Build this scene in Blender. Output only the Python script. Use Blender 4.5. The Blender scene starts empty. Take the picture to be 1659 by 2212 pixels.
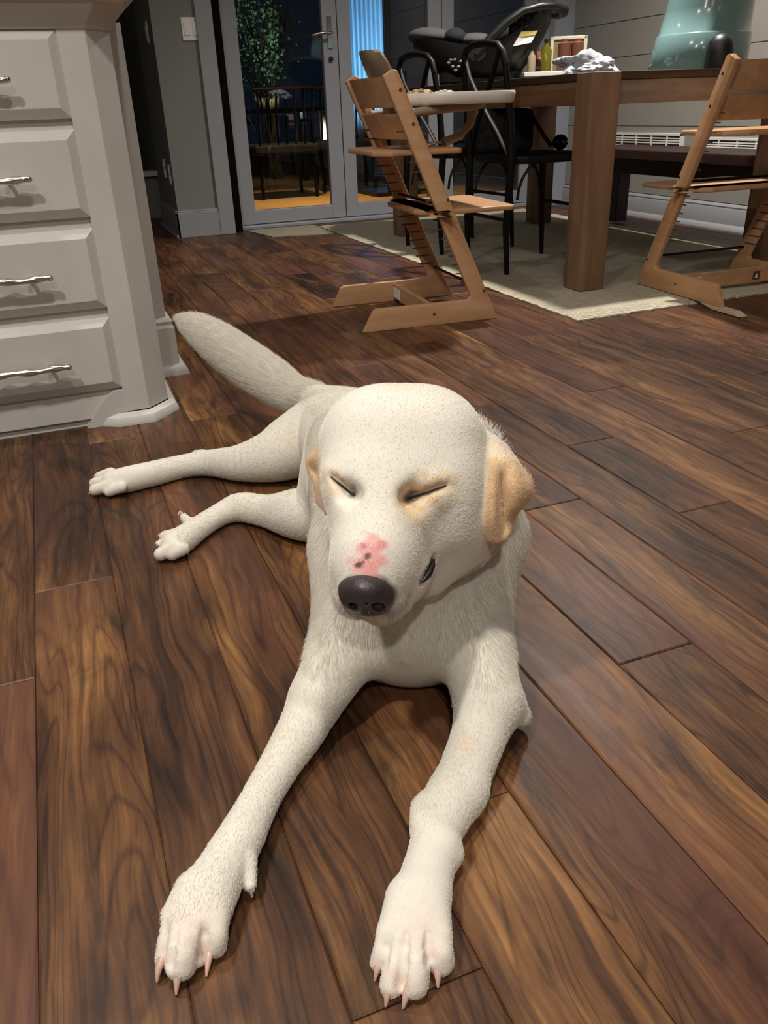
import bpy, bmesh, math, random
import numpy as np
from mathutils import Vector, Matrix

SC = bpy.context.scene
COL = SC.collection
random.seed(7)
PI = math.pi
R = math.radians

# ------------------------------------------------------------------ camera
IMW, IMH = 1659, 2212
F = 1739.3
YAW, PITCH, ROLL = R(20.649), R(26.635), R(-2.199)
CAMH = 0.68
def cam_axes():
    cy, sy = math.cos(YAW), math.sin(YAW)
    fwd = np.array([sy*math.cos(PITCH), cy*math.cos(PITCH), -math.sin(PITCH)])
    r = np.array([cy, -sy, 0.0]); u = np.cross(r, fwd)
    c, s = math.cos(ROLL), math.sin(ROLL)
    return c*r+s*u, -s*r+c*u, fwd
AR, AU, AF = cam_axes()
cd = bpy.data.cameras.new('camera'); cam = bpy.data.objects.new('camera', cd); COL.objects.link(cam)
cam.matrix_world = Matrix(((AR[0], AU[0], -AF[0], 0), (AR[1], AU[1], -AF[1], 0), (AR[2], AU[2], -AF[2], CAMH), (0, 0, 0, 1)))
cd.sensor_fit = 'VERTICAL'; cd.sensor_height = 36.0; cd.lens = F/IMH*36.0
cd.clip_start = 0.02; cd.clip_end = 200
SC.camera = cam
def P3(px, py, d):
    """room point seen at (px, py) in the photograph at depth d (metres)"""
    v = np.array([0, 0, CAMH]) + d*(AR*(px-IMW/2)/F - AU*(py-IMH/2)/F + AF)
    return v
def PZ(px, py, z=0.0):
    v = AR*(px-IMW/2)/F - AU*(py-IMH/2)/F + AF
    return np.array([0, 0, CAMH]) + v*(z-CAMH)/v[2]

# ------------------------------------------------------------------ view, world, lights
SC.view_settings.view_transform = 'Standard'
SC.view_settings.look = 'None'
SC.view_settings.exposure = 0.0
SC.view_settings.gamma = 1.0
SC.view_settings.use_curve_mapping = False
W = bpy.data.worlds.new('night'); SC.world = W; W.use_nodes = True
W.node_tree.nodes['Background'].inputs[0].default_value = (0.010, 0.016, 0.030, 1)
W.node_tree.nodes['Background'].inputs[1].default_value = 0.35
SC.cycles.max_bounces = 8
SC.cycles.transparent_max_bounces = 16
CEIL = 2.72
def area(name, loc, power, size, col=(1, .86, .70), rot=(0, 0, 0), spread=PI, shape='DISK', sy=None):
    l = bpy.data.lights.new(name, 'AREA'); l.energy = power; l.color = col; l.shape = shape; l.size = size
    if sy: l.size_y = sy
    l.spread = spread
    o = bpy.data.objects.new(name, l); o.location = loc; o.rotation_euler = rot; COL.objects.link(o); return o
CANS = [(-0.85, 0.25, 38.0), (0.35, 0.35, 15.0), (-0.5, -1.6, 34.0), (1.6, -1.2, 6.0), (-0.25, 1.75, 14.0), (2.4, 3.3, 60.0), (0.9, 4.2, 2.5)]  # includes unseen cans added to brighten the dog's hindquarters and the hall
for i, (x, y, p) in enumerate(CANS):
    area('can_light', (x, y, CEIL-0.03), p, 0.13, col=(1, .945, .87), spread=R(128 if x > 2 else 155))
area('cool_glint_light', (-2.6, 3.2, 1.2), 2.5, 0.9, col=(.5, .75, 1), rot=(0, R(-90), 0), shape='RECTANGLE', sy=.5)  # added unseen source, gives cool glints on the trim; no screen stands here
area('patio_wall_light', (2.1, 6.9, 2.4), 19.0, 0.2, col=(1, .72, .38), spread=R(80))
def spot(name, loc, target, power, col, ang, r=.05):
    l = bpy.data.lights.new(name, 'SPOT'); l.energy = power; l.color = col; l.spot_size = R(ang); l.spot_blend = .6; l.shadow_soft_size = r
    o = bpy.data.objects.new(name, l); o.location = loc
    o.rotation_euler = (Vector(target)-Vector(loc)).to_track_quat('-Z', 'Y').to_euler(); COL.objects.link(o); return o
spot('garden_spot', (2.8, 8.6, .3), (2.62, 10.1, 1.4), 1500, (1, .93, .6), 40)
spot('blue_patio_spot', (3.6, 8.0, .6), (3.36, 9.0, 1.2), 110, (.38, .72, 1), 75)

# ------------------------------------------------------------------ materials
def newmat(name):
    m = bpy.data.materials.new(name); m.use_nodes = True
    nt = m.node_tree; b = nt.nodes['Principled BSDF']
    return m, nt, b
def s2l(c):
    return tuple((x/12.92 if x <= .04045 else ((x+.055)/1.055)**2.4) for x in c)
def rgb(r, g, b): return s2l((r/255, g/255, b/255))
def link(nt, a, b): nt.links.new(a, b)
def node(nt, typ, **kw):
    n = nt.nodes.new(typ)
    for k, v in kw.items():
        if k.startswith('i_'): n.inputs[k[2:].replace('_', ' ')].default_value = v
        else: setattr(n, k, v)
    return n
def ramp(nt, fac, stops, interp='LINEAR'):
    r = nt.nodes.new('ShaderNodeValToRGB'); r.color_ramp.interpolation = interp
    e = r.color_ramp.elements
    while len(e) < len(stops): e.new(.5)
    for el, (p, c) in zip(e, stops):
        el.position = p; el.color = (*c[:3], 1)
    link(nt, fac, r.inputs[0]); return r.outputs[0]
def mix(nt, a, b, fac, mode='MIX'):
    n = nt.nodes.new('ShaderNodeMix'); n.data_type = 'RGBA'; n.blend_type = mode
    for sock, v in ((n.inputs[0], fac), (n.inputs[6], a), (n.inputs[7], b)):
        if hasattr(v, 'links'): link(nt, v, sock)
        elif isinstance(v, (int, float)): sock.default_value = v
        else: sock.default_value = (*v[:3], 1)
    return n.outputs[2]
def math_(nt, op, a, b=None, c=None, clamp=False):
    n = nt.nodes.new('ShaderNodeMath'); n.operation = op; n.use_clamp = clamp
    for i, v in enumerate((a, b, c)):
        if v is None: continue
        if hasattr(v, 'links'): link(nt, v, n.inputs[i])
        else: n.inputs[i].default_value = v
    return n.outputs[0]
def coords(nt, scale=(1, 1, 1), src='Object', add=None):
    tc = nt.nodes.new('ShaderNodeTexCoord'); o = tc.outputs[src]
    if add is not None:
        v = nt.nodes.new('ShaderNodeVectorMath'); v.operation = 'ADD'
        link(nt, o, v.inputs[0]); link(nt, add, v.inputs[1]); o = v.outputs[0]
    m = nt.nodes.new('ShaderNodeMapping'); m.inputs['Scale'].default_value = scale
    link(nt, o, m.inputs[0]); return m.outputs[0]
def noise(nt, vec, scale=5, detail=4, rough=.5, dist=0):
    n = nt.nodes.new('ShaderNodeTexNoise'); n.inputs['Scale'].default_value = scale
    n.inputs['Detail'].default_value = detail; n.inputs['Roughness'].default_value = rough
    n.inputs['Distortion'].default_value = dist
    link(nt, vec, n.inputs['Vector']); return n.outputs[0]
def bump(nt, b, h, strength=.2, dist=.01):
    n = nt.nodes.new('ShaderNodeBump'); n.inputs['Strength'].default_value = strength; n.inputs['Distance'].default_value = dist
    link(nt, h, n.inputs['Height']); link(nt, n.outputs[0], b.inputs['Normal']); return n
def plain(name, col, rough=.5, metal=0.0, var=.06, nscale=6, bumps=0.0, spec=.5, coat=0.0):
    m, nt, b = newmat(name)
    v = noise(nt, coords(nt), nscale, 5, .6)
    c = ramp(nt, v, [(.3, tuple(x*(1-var) for x in col)), (.7, tuple(min(1, x*(1+var)) for x in col))])
    link(nt, c, b.inputs['Base Color'])
    b.inputs['Roughness'].default_value = rough; b.inputs['Metallic'].default_value = metal
    b.inputs['Specular IOR Level'].default_value = spec; b.inputs['Coat Weight'].default_value = coat
    if bumps: bump(nt, b, noise(nt, coords(nt), nscale*12, 3), bumps, .002)
    return m
def wood(name, dark, mid, light, axis=0, rough=.4, scale=1.0, bumps=.1):
    m, nt, b = newmat(name)
    sc = [26*scale]*3; sc[axis] = 2.2*scale
    n1 = noise(nt, coords(nt, tuple(sc)), 1.0, 8, .65, .6)
    sc2 = [90*scale]*3; sc2[axis] = 4*scale
    n2 = noise(nt, coords(nt, tuple(sc2)), 1.0, 4, .6, .2)
    c = ramp(nt, n1, [(.32, dark), (.5, mid), (.68, light)])
    c = mix(nt, c, tuple(x*.7 for x in mid), math_(nt, 'MULTIPLY', n2, .45), 'MIX')
    link(nt, c, b.inputs['Base Color']); b.inputs['Roughness'].default_value = rough
    bump(nt, b, n1, bumps, .002)
    return m
def emis(name, col, s):
    m, nt, b = newmat(name); b.inputs['Base Color'].default_value = (*col, 1)
    b.inputs['Emission Color'].default_value = (*col, 1); b.inputs['Emission Strength'].default_value = s; return m

M_cab = plain('cabinet_paint', rgb(200, 197, 192), .38, var=.03, bumps=.04)
M_counter = plain('counter_stone', rgb(225, 222, 214), .2, var=.05)
M_metal = plain('nickel', rgb(215, 208, 196), .16, 1.0, var=.02)
M_trim = plain('trim_paint', rgb(150, 150, 152), .35, var=.02)
M_wall = plain('wall_paint', rgb(126, 127, 121), .8, var=.03, bumps=.1)
M_wallhall = plain('hall_paint', rgb(116, 118, 100), .8, var=.03, bumps=.1)
M_ceil = plain('ceiling_paint', rgb(225, 222, 215), .9, var=.02)
M_black = plain('black_plastic', rgb(20, 20, 21), .45, var=.1)
M_blackwood = plain('black_lacquered_wood', rgb(12, 12, 12), .5, var=.1, spec=.25)
M_blackfab = plain('black_fabric', rgb(24, 24, 26), .9, var=.15, nscale=60, bumps=.3)
M_greyfab = plain('charcoal_fabric', rgb(74, 73, 72), .95, var=.12, nscale=80, bumps=.3)
M_rod = plain('black_steel', rgb(24, 25, 28), .3, .7)
M_white = plain('white_plastic', rgb(235, 232, 226), .3, var=.02)
M_beech = wood('beech', rgb(180, 134, 94), rgb(198, 152, 110), rgb(210, 166, 126), 0, .42, .6, .02)
M_beechdark = plain('beech_groove', rgb(92, 60, 36), .7)
M_taupe = plain('taupe_plastic', rgb(140, 124, 106), .45)
M_table = wood('table_oak', rgb(108, 80, 58), rgb(136, 104, 78), rgb(156, 124, 98), 2, .5, .5)
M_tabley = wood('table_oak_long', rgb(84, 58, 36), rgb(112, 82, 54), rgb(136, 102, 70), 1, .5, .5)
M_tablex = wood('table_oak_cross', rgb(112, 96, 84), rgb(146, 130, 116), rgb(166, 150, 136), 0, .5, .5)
M_tabledark = plain('table_edge', rgb(62, 46, 26), .5, var=.15)
M_bench = plain('bench_wood', rgb(46, 26, 20), .5, var=.2)

# ------------------------------------------------------------------ mesh helpers
class MB:
    def __init__(s): s.v = []; s.f = []; s.mi = []
    def add(s, vs, fs, mi=0):
        o = len(s.v); s.v += [tuple(map(float, v)) for v in vs]
        s.f += [tuple(i+o for i in f) for f in fs]; s.mi += [mi]*len(fs); return s
    def box(s, a, b, mi=0, bev=0.0, M=None):
        x0, y0, z0 = a; x1, y1, z1 = b
        x0, x1 = min(x0, x1), max(x0, x1); y0, y1 = min(y0, y1), max(y0, y1); z0, z1 = min(z0, z1), max(z0, z1)
        bm = bmesh.new(); bmesh.ops.create_cube(bm, size=1)
        for v in bm.verts:
            v.co = Vector((x0 if v.co.x < 0 else x1, y0 if v.co.y < 0 else y1, z0 if v.co.z < 0 else z1))
        if bev > 0:
            bmesh.ops.bevel(bm, geom=bm.edges[:], offset=min(bev, .45*min(x1-x0, y1-y0, z1-z0)), segments=2, affect='EDGES', profile=.5)
        return s.frombm(bm, mi, M)
    def frombm(s, bm, mi=0, M=None):
        bm.verts.index_update(); vs = [(M @ v.co if M else v.co.copy()) for v in bm.verts]
        fs = [[v.index for v in f.verts] for f in bm.faces]; bm.free()
        return s.add(vs, fs, mi)
    def prism(s, pts, axis, a, b, mi=0, bev=0.0, M=None):
        """pts: 2-D outline; extruded along axis ('x','y','z') from a to b"""
        def mk(p, t):
            return {'x': (t, p[0], p[1]), 'y': (p[0], t, p[1]), 'z': (p[0], p[1], t)}[axis]
        bm = bmesh.new(); n = len(pts)
        va = [bm.verts.new(mk(p, a)) for p in pts]; vb = [bm.verts.new(mk(p, b)) for p in pts]
        bm.faces.new(va); bm.faces.new(vb[::-1])
        for i in range(n): bm.faces.new((va[i], vb[i], vb[(i+1) % n], va[(i+1) % n]))
        bmesh.ops.recalc_face_normals(bm, faces=bm.faces[:])
        if bev > 0: bmesh.ops.bevel(bm, geom=bm.edges[:], offset=bev, segments=2, affect='EDGES', profile=.5)
        return s.frombm(bm, mi, M)
    def tube(s, pts, r, n=10, mi=0, cap=True, flat=1.0):
        pts = [Vector(p) for p in pts]; rs = r if hasattr(r, '__len__') else [r]*len(pts)
        up = None; o = len(s.v); vs = []; fs = []
        for i, p in enumerate(pts):
            t = (pts[min(i+1, len(pts)-1)]-pts[max(i-1, 0)]).normalized()
            if up is None:
                up = Vector((0, 0, 1)) if abs(t.z) < .9 else Vector((1, 0, 0))
            a = t.cross(up).normalized(); up = a.cross(t).normalized(); b = up
            for k in range(n):
                q = 2*PI*k/n; vs.append(p+a*math.cos(q)*rs[i]+b*math.sin(q)*rs[i]*flat)
        for i in range(len(pts)-1):
            for k in range(n):
                fs.append((i*n+k, i*n+(k+1) % n, (i+1)*n+(k+1) % n, (i+1)*n+k))
        if cap:
            fs.append(tuple(range(n))[::-1]); fs.append(tuple(range((len(pts)-1)*n, len(pts)*n)))
        return s.add(vs, fs, mi)
    def lathe(s, prof, c=(0, 0, 0), n=32, mi=0, M=None):
        vs = []; fs = []
        for r, z in prof:
            for k in range(n):
                v = Vector((r*math.cos(2*PI*k/n), r*math.sin(2*PI*k/n), z)); v = M @ v if M else v
                vs.append(v+Vector(c))
        for i in range(len(prof)-1):
            for k in range(n): fs.append((i*n+k, i*n+(k+1) % n, (i+1)*n+(k+1) % n, (i+1)*n+k))
        return s.add(vs, fs, mi)
    def ball(s, c, r, mi=0, seg=20, M=None):
        bm = bmesh.new(); bmesh.ops.create_uvsphere(bm, u_segments=seg, v_segments=seg//2+2, radius=1)
        rr = r if hasattr(r, '__len__') else (r, r, r)
        for v in bm.verts:
            w = Vector((v.co.x*rr[0], v.co.y*rr[1], v.co.z*rr[2])); v.co = (M @ w if M else w)+Vector(c)
        return s.frombm(bm, mi)
    def build(s, name, mats, parent=None, smooth=None, bevel=0, M=None):
        me = bpy.data.meshes.new(name); me.from_pydata(s.v, [], s.f); me.update()
        for m in (mats if isinstance(mats, (list, tuple)) else [mats]): me.materials.append(m)
        me.polygons.foreach_set('material_index', s.mi)
        bm = bmesh.new(); bm.from_mesh(me); bmesh.ops.recalc_face_normals(bm, faces=bm.faces[:]); bm.to_mesh(me); bm.free()
        o = bpy.data.objects.new(name, me); COL.objects.link(o)
        if parent is not None: o.parent = parent
        if smooth is not None:
            me.polygons.foreach_set('use_smooth', [True]*len(me.polygons))
            me.set_sharp_from_angle(angle=R(smooth))
        return o
def tag(o, label=None, cat=None, group=None, kind=None):
    if label: o['label'] = label
    if cat: o['category'] = cat
    if group: o['group'] = group
    if kind: o['kind'] = kind
    return o
def empty(name, loc=(0, 0, 0), rz=0.0, label=None, cat=None, group=None):
    o = bpy.data.objects.new(name, None); o.location = loc; o.rotation_euler = (0, 0, rz); COL.objects.link(o)
    o.empty_display_size = .1
    return tag(o, label, cat, group)
def struct(o): o['kind'] = 'structure'; return o
def children(o): return [c for c in bpy.data.objects if c.parent == o]
def copy_tree(o, parent=None):
    c = o.copy(); COL.objects.link(c); c.parent = parent
    for ch in children(o): copy_tree(ch, c)
    return c
def arc(c, r, a0, a1, n, plane='xz'):
    out = []
    for i in range(n+1):
        a = R(a0+(a1-a0)*i/n)
        out.append((c[0]+r*math.cos(a), c[1], c[2]+r*math.sin(a)) if plane == 'xz' else (c[0]+r*math.cos(a), c[1]+r*math.sin(a), c[2]))
    return out

# ------------------------------------------------------------------ SETTING: floor of planks
XL, XR, YB, YF = -3.2, 3.54, -3.0, 5.5
def build_floor():
    pw = 0.1226; x0 = -0.0175
    k0 = int(math.floor((XL-x0)/pw)); k1 = int(math.ceil((XR+.4-x0)/pw))
    known = {-2: [1.006, 2.3], -1: [1.243, -.1, 2.6], 0: [-.2, 1.9], 1: [.40, 1.72], 2: [.57, 1.95], 3: [.1, 1.33, 2.2], 4: [-.1, 1.0, 2.3], 5: [.707, 1.9],
             6: [1.16, 2.2, .1], 7: [.45, 1.72, 2.6], 8: [1.032, 1.396, 2.35], 9: [.5, 1.95], 10: [.95, 1.686, 2.9], 11: [1.3, 2.25]}
    rnd = random.Random(11)
    V = []; Fc = []; att = []; tone = []
    g = .0011; dp = .0016; bw = .0022
    known_tone = {(-2, 1): .22, (-1, 1): .42, (-1, 2): .52, (0, 1): .80, (1, 1): .72, (1, 2): .30, (2, 1): .48, (2, 2): .42, (3, 1): .78, (4, 1): .62, (4, 2): .5}
    for k in range(k0, k1):
        xa = x0+k*pw; xb = xa+pw
        ys = sorted(known.get(k, []))
        lo, hi = (ys[0], ys[-1]) if ys else (1.0+rnd.uniform(-.6, .6),)*2
        if not ys: ys = [lo]
        while lo > YB-.2: lo -= rnd.uniform(.6, 1.5); ys.append(lo)
        while hi < 10.2: hi += rnd.uniform(.6, 1.5); ys.append(hi)
        ys.sort()
        for j in range(len(ys)-1):
            ya, yb = ys[j], ys[j+1]
            if xa > 1.08:
                if ya > 5.5: continue
                yb = min(yb, 5.58)
            o = len(V)
            for (X0, X1, Y0, Y1, z) in ((xa+g/2, xb-g/2, ya+g/2, yb-g/2, -.004), (xa+g/2, xb-g/2, ya+g/2, yb-g/2, -dp), (xa+g/2+bw, xb-g/2-bw, ya+g/2+bw, yb-g/2-bw, 0)):
                V += [(X0, Y0, z), (X1, Y0, z), (X1, Y1, z), (X0, Y1, z)]
            fs = [(8, 9, 10, 11)]
            for a in (0, 4):
                for i in range(4): fs.append((a+i, a+(i+1) % 4, a+4+(i+1) % 4, a+4+i))
            Fc += [tuple(q+o for q in f) for f in fs]
            c = (rnd.uniform(0, 50), rnd.uniform(0, 50), rnd.uniform(0, 50)); t = min(1, max(0, rnd.gauss(.5, .2)))
            if .2 < ya < 2.3 or .2 < yb < 2.3:
                pass
            att += [c]*len(fs); tone += [t]*len(fs)
    o = len(V); V += [(XL, YB, -.004), (4, YB, -.004), (4, 5.58, -.004), (XL, 5.58, -.004), (XL, 9, -.004), (1.08, 9, -.004), (1.08, 5.58, -.004)]; Fc += [(o, o+1, o+2, o+3), (o+3, o+6, o+5, o+4)]; att += [(0, 0, 0)]*2; tone += [0, 0]
    me = bpy.data.meshes.new('floor'); me.from_pydata(V, [], Fc)
    a = me.attributes.new('pid', 'FLOAT_VECTOR', 'FACE'); a.data.foreach_set('vector', np.array(att, 'f').ravel())
    a = me.attributes.new('tone', 'FLOAT', 'FACE'); a.data.foreach_set('value', np.array(tone, 'f'))
    m, nt, b = newmat('hickory_planks')
    pid = node(nt, 'ShaderNodeAttribute', attribute_name='pid'); tn = node(nt, 'ShaderNodeAttribute', attribute_name='tone')
    # slow warp of the grain
    base = coords(nt, (1, 1, 1), add=pid.outputs['Vector'])
    w = node(nt, 'ShaderNodeTexNoise'); w.inputs['Scale'].default_value = 3.2; w.inputs['Detail'].default_value = 2; link(nt, base, w.inputs['Vector'])
    vm = node(nt, 'ShaderNodeVectorMath', operation='MULTIPLY_ADD'); link(nt, w.outputs['Color'], vm.inputs[0]); vm.inputs[1].default_value = (.055, .0, 0); link(nt, base, vm.inputs[2])
    def mp(sx, sy):
        mm = node(nt, 'ShaderNodeMapping'); mm.inputs['Scale'].default_value = (sx, sy, 1); link(nt, vm.outputs[0], mm.inputs[0]); return mm.outputs[0]
    n_big = noise(nt, mp(10, 2.2), 1, 6, .62, .5)
    n_mid = noise(nt, mp(46, 3.0), 1, 6, .62, .5)
    n_fine = noise(nt, mp(170, 6), 1, 3, .6, .3)
    n_cath = noise(nt, mp(7.5, 1.0), 1, 1.5, .4, 1.2)
    rings = math_(nt, 'SINE', math_(nt, 'MULTIPLY', n_cath, 95))
    rings = math_(nt, 'POWER', math_(nt, 'MULTIPLY_ADD', rings, .5, .5), 9.0)
    v = math_(nt, 'ADD', math_(nt, 'MULTIPLY', n_big, .62), math_(nt, 'MULTIPLY', n_mid, .38))
    v = math_(nt, 'ADD', v, math_(nt, 'MULTIPLY', math_(nt, 'SUBTRACT', n_fine, .5), .24))
    v = math_(nt, 'ADD', v, math_(nt, 'MULTIPLY', math_(nt, 'SUBTRACT', tn.outputs['Fac'], .5), .22))
    v = math_(nt, 'SUBTRACT', v, math_(nt, 'MULTIPLY', rings, .08))
    c = ramp(nt, v, [(.28, rgb(34, 23, 18)), (.41, rgb(62, 40, 27)), (.50, rgb(86, 57, 36)), (.59, rgb(112, 77, 46)), (.72, rgb(154, 112, 68))])
    hue = noise(nt, mp(5, .9), 1, 2, .5, 0)
    c = mix(nt, c, rgb(98, 62, 52), math_(nt, 'MULTIPLY', ramp(nt, hue, [(.45, (0, 0, 0)), (.62, (1, 1, 1))]), .45))
    # dark mineral streaks and knots
    n_st = noise(nt, mp(13, 2.4), 1, 7, .7, .8)
    st = ramp(nt, n_st, [(.56, (0, 0, 0)), (.68, (1, 1, 1))])
    c = mix(nt, c, rgb(40, 31, 27), math_(nt, 'MULTIPLY', st, .68))
    link(nt, c, b.inputs['Base Color'])
    rr = math_(nt, 'MULTIPLY_ADD', n_mid, .25, .30)
    link(nt, rr, b.inputs['Roughness'])
    b.inputs['Specular IOR Level'].default_value = .28
    hgt = math_(nt, 'ADD', math_(nt, 'MULTIPLY', n_big, 1.0), math_(nt, 'MULTIPLY', n_mid, .35))
    bump(nt, b, hgt, .35, .004)
    me.materials.append(m)
    o = bpy.data.objects.new('floor', me); COL.objects.link(o); struct(o); return o
build_floor()

# ---- shell
def slab(name, a, b, m, bev=0): return struct(MB().box(a, b, bev=bev).build(name, m))
slab('ceiling', (XL, YB, CEIL), (XR+.15, 5.62, CEIL+.1), M_ceil)
slab('ceiling_hall', (XL, 5.62, CEIL), (1.17, 9.1, CEIL+.1), M_ceil)
slab('wall_back', (XL, YB-.12, 0), (XR+.12, YB, CEIL), M_wall)
slab('wall_left', (XL-.12, YB, 0), (XL, 9.1, CEIL), M_wall)

# right wall: shiplap boards (one mesh)
def shiplap():
    mb = MB(); z = .135; hgt = .1955
    zs = [.135, .335, .5225, .72, .9135, 1.109, 1.305, 1.50, 1.70, 1.895, 2.09, 2.285, 2.48, 2.68, CEIL]
    for i in range(len(zs)-1):
        mb.box((XR, YB, zs[i]+.003), (XR+.02, YF, zs[i+1]-.001 if i < len(zs)-2 else CEIL), bev=.0012)
    mb.box((XR+.012, YB, 0), (XR+.12, YF+.3, CEIL))
    return mb
struct(shiplap().build('wall_right', plain('shiplap_paint', rgb(152, 148, 140), .55, var=.03)))
def baseboard(name, length_axis, a, b, plane, sign, h=.135):
    """profile: flat board, moulded cap and a shoe; runs from a to b along length_axis; sign = side it projects to"""
    prof = [(0, 0), (.036, 0), (.034, .012), (.024, .024), (.017, .028), (.017, h-.03), (.012, h-.022), (.014, h-.014), (.008, h-.004), (0, h)]
    mb = MB(); pts = [(plane+sign*x, z) for x, z in prof]
    mb.prism(pts, length_axis, a, b)
    return struct(mb.build(name, M_trim, smooth=35))
baseboard('baseboard_right', 'y', YB, YF, XR, -1)
# hall: wall piece left of the glass doors
HX0, HX1, HY = .74, 1.0, 5.35
slab('wall_hall', (HX0, HY, 0), (1.082, 6.05, CEIL), M_wall)
slab('trim_1', (.985, HY-.022, 0), (1.082, HY, CEIL), M_trim, bev=.004)
def hallbase():
    mb = MB()
    h = .158
    mb.box((HX0-.018, HY-.018, 0), (.985, HY, h-.01), bev=.003); mb.box((HX0-.018, HY-.012, h-.01), (.985, HY, h), bev=.003)
    mb.box((HX0-.018, HY-.018, 0), (HX0, 6.05, h-.01), bev=.003); mb.box((HX0-.012, HY-.012, h-.01), (HX0, 6.05, h), bev=.003)
    mb.box((HX0-.03, HY-.03, 0), (HX0-.018, 6.05, .018), bev=.003)
    return struct(mb.build('baseboard_hall', M_trim))
hallbase()
slab('wall_hall_end', (XL, 9.0, 0), (1.17, 9.1, CEIL), M_wallhall)
slab('wall_hall_right', (HX0+.06, 6.05, 0), (1.082, 9.0, CEIL), M_wallhall)
slab('trim_2', (.52, 6.55, .29), (HX0+.06, 6.75, .325), plain('sill_paint', rgb(214, 216, 200), .4), bev=.004)
slab('wall_hall_low', (.56, 6.6, 0), (HX0+.06, 6.75, .29), M_wall)
slab('wall_front_header', (1.17, 5.42, 2.25), (XR+.12, 5.62, CEIL), M_wall)

# switches and outlets
def plate(name, c, n, w, h, t, label, kind):
    """wall plate; n = outward axis: '-y' or '-x'"""
    e = empty(name, c, 0 if n == '-y' else R(-90), label, 'wall plate')
    mb = MB().box((-w/2, -t, -h/2), (w/2, 0, h/2), bev=.003); mb.build('cover_plate', M_white, e)
    if kind == 'switch':
        for s in (-1, 1): MB().box((s*w*.24-.016, -t-.004, -.032), (s*w*.24+.016, -t+.001, .032), bev=.002).build('rocker', M_white, e)
    else:
        for s in (-1, 1): MB().box((-.017, -t-.003, s*.022-.014), (.017, -t+.001, s*.022+.014), bev=.004).build('socket', M_white, e)
    return e
plate('light_switch', (.957, HY, 1.118), '-y', .108, .115, .006, 'white double light switch plate on the grey wall left of the glass doors', 'switch')
plate('light_switch', (HX0, 5.56, 1.12), '-x', .075, .115, .006, 'dim light switch plate on the shadowed hallway side of the wall corner', 'switch')
plate('power_outlet', (HX0, 5.66, .385), '-x', .07, .115, .006, 'power outlet low on the shadowed hallway wall, farther of the pair', 'outlet')
plate('power_outlet', (HX0, 5.46, .36), '-x', .07, .115, .006, 'power outlet low on the shadowed hallway wall, nearer the corner', 'outlet')

# ---- glass doors
M_alu = plain('door_frame_paint', rgb(150, 152, 158), .35, var=.02)
def glassmat():
    m = bpy.data.materials.new('pane_glass'); m.use_nodes = True; nt = m.node_tree; nt.nodes.clear()
    out = nt.nodes.new('ShaderNodeOutputMaterial'); t = nt.nodes.new('ShaderNodeBsdfTransparent'); g = nt.nodes.new('ShaderNodeBsdfGlossy')
    t.inputs[0].default_value = (.86, .9, .9, 1); g.inputs['Roughness'].default_value = .01
    fr = nt.nodes.new('ShaderNodeFresnel'); fr.inputs[0].default_value = 1.5
    mx = nt.nodes.new('ShaderNodeMixShader')
    nt.links.new(fr.outputs[0], mx.inputs[0]); nt.links.new(t.outputs[0], mx.inputs[1]); nt.links.new(g.outputs[0], mx.inputs[2]); nt.links.new(mx.outputs[0], out.inputs[0])
    return m
M_glass = glassmat()
DY = 5.5
slab('trim_3', (1.082, HY+.05, 0), (1.142, DY+.06, CEIL), plain('screen_housing', rgb(5, 5, 5), .8, spec=.1))
slab('trim_4', (1.142, DY-.03, 0), (1.168, DY+.07, 2.25), M_alu, bev=.002)
slab('trim_5', (1.142, DY-.04, 0), (XR, DY+.09, .022), M_alu, bev=.004)
TOP = 2.25
for i in range(3):
    xa = 1.172+i*.7155; xb = xa+.7105
    y0 = DY
    e = empty('door_%d' % (i+1), (0, 0, 0)); struct(e)
    mb = MB(); st = .085
    st2 = .095
    mb.box((xa, y0, .026), (xa+st, y0+.045, TOP), bev=.003)
    mb.box((xb-st2, y0, .026), (xb, y0+.045, TOP), bev=.003)
    mb.box((xa+st-.002, y0+.001, .026), (xb-st2+.002, y0+.044, .11), bev=.003)
    mb.box((xa+st-.002, y0+.001, TOP-.09), (xb-st2+.002, y0+.044, TOP), bev=.003)
    mb.build('door_frame', M_alu, e)
    MB().box((xa+st-.005, y0+.018, .105), (xb-st2+.005, y0+.026, TOP-.085)).build('glass_pane', M_glass, e)
    MB().box((xb-.0005, y0+.006, .026), (xb+.0055, y0+.04, TOP)).build('seal', M_black, e)
    if i == 0:
        MB().box((xb-st2+.03, y0-.008, 1.02), (xb-st2+.062, y0, 1.2), bev=.004).build('lock_plate', M_metal, e)
        hb = MB(); hb.tube([(xb-st2+.045, y0-.005, 1.105), (xb-st2+.045, y0-.05, 1.105), (xb-st2+.03, y0-.056, 1.105), (xb-st2-.03, y0-.058, 1.10), (xb-st2-.085, y0-.055, 1.09)], [.009, .009, .010, .009, .007], 10)
        hb.build('handle', M_metal, e, smooth=50)
        MB().tube([(xb-st2+.045, y0-.014, .965), (xb-st2+.045, y0, .965)], .014, 14).build('keyhole', M_black, e, smooth=40)
slab('trim_6', (3.39, DY-.10, 0), (XR, DY+.06, 2.25), plain('jamb_paint', rgb(158, 164, 176), .4))
slab('trim_7', (3.318, DY-.03, 0), (3.40, DY+.07, 2.25), M_alu)

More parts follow.
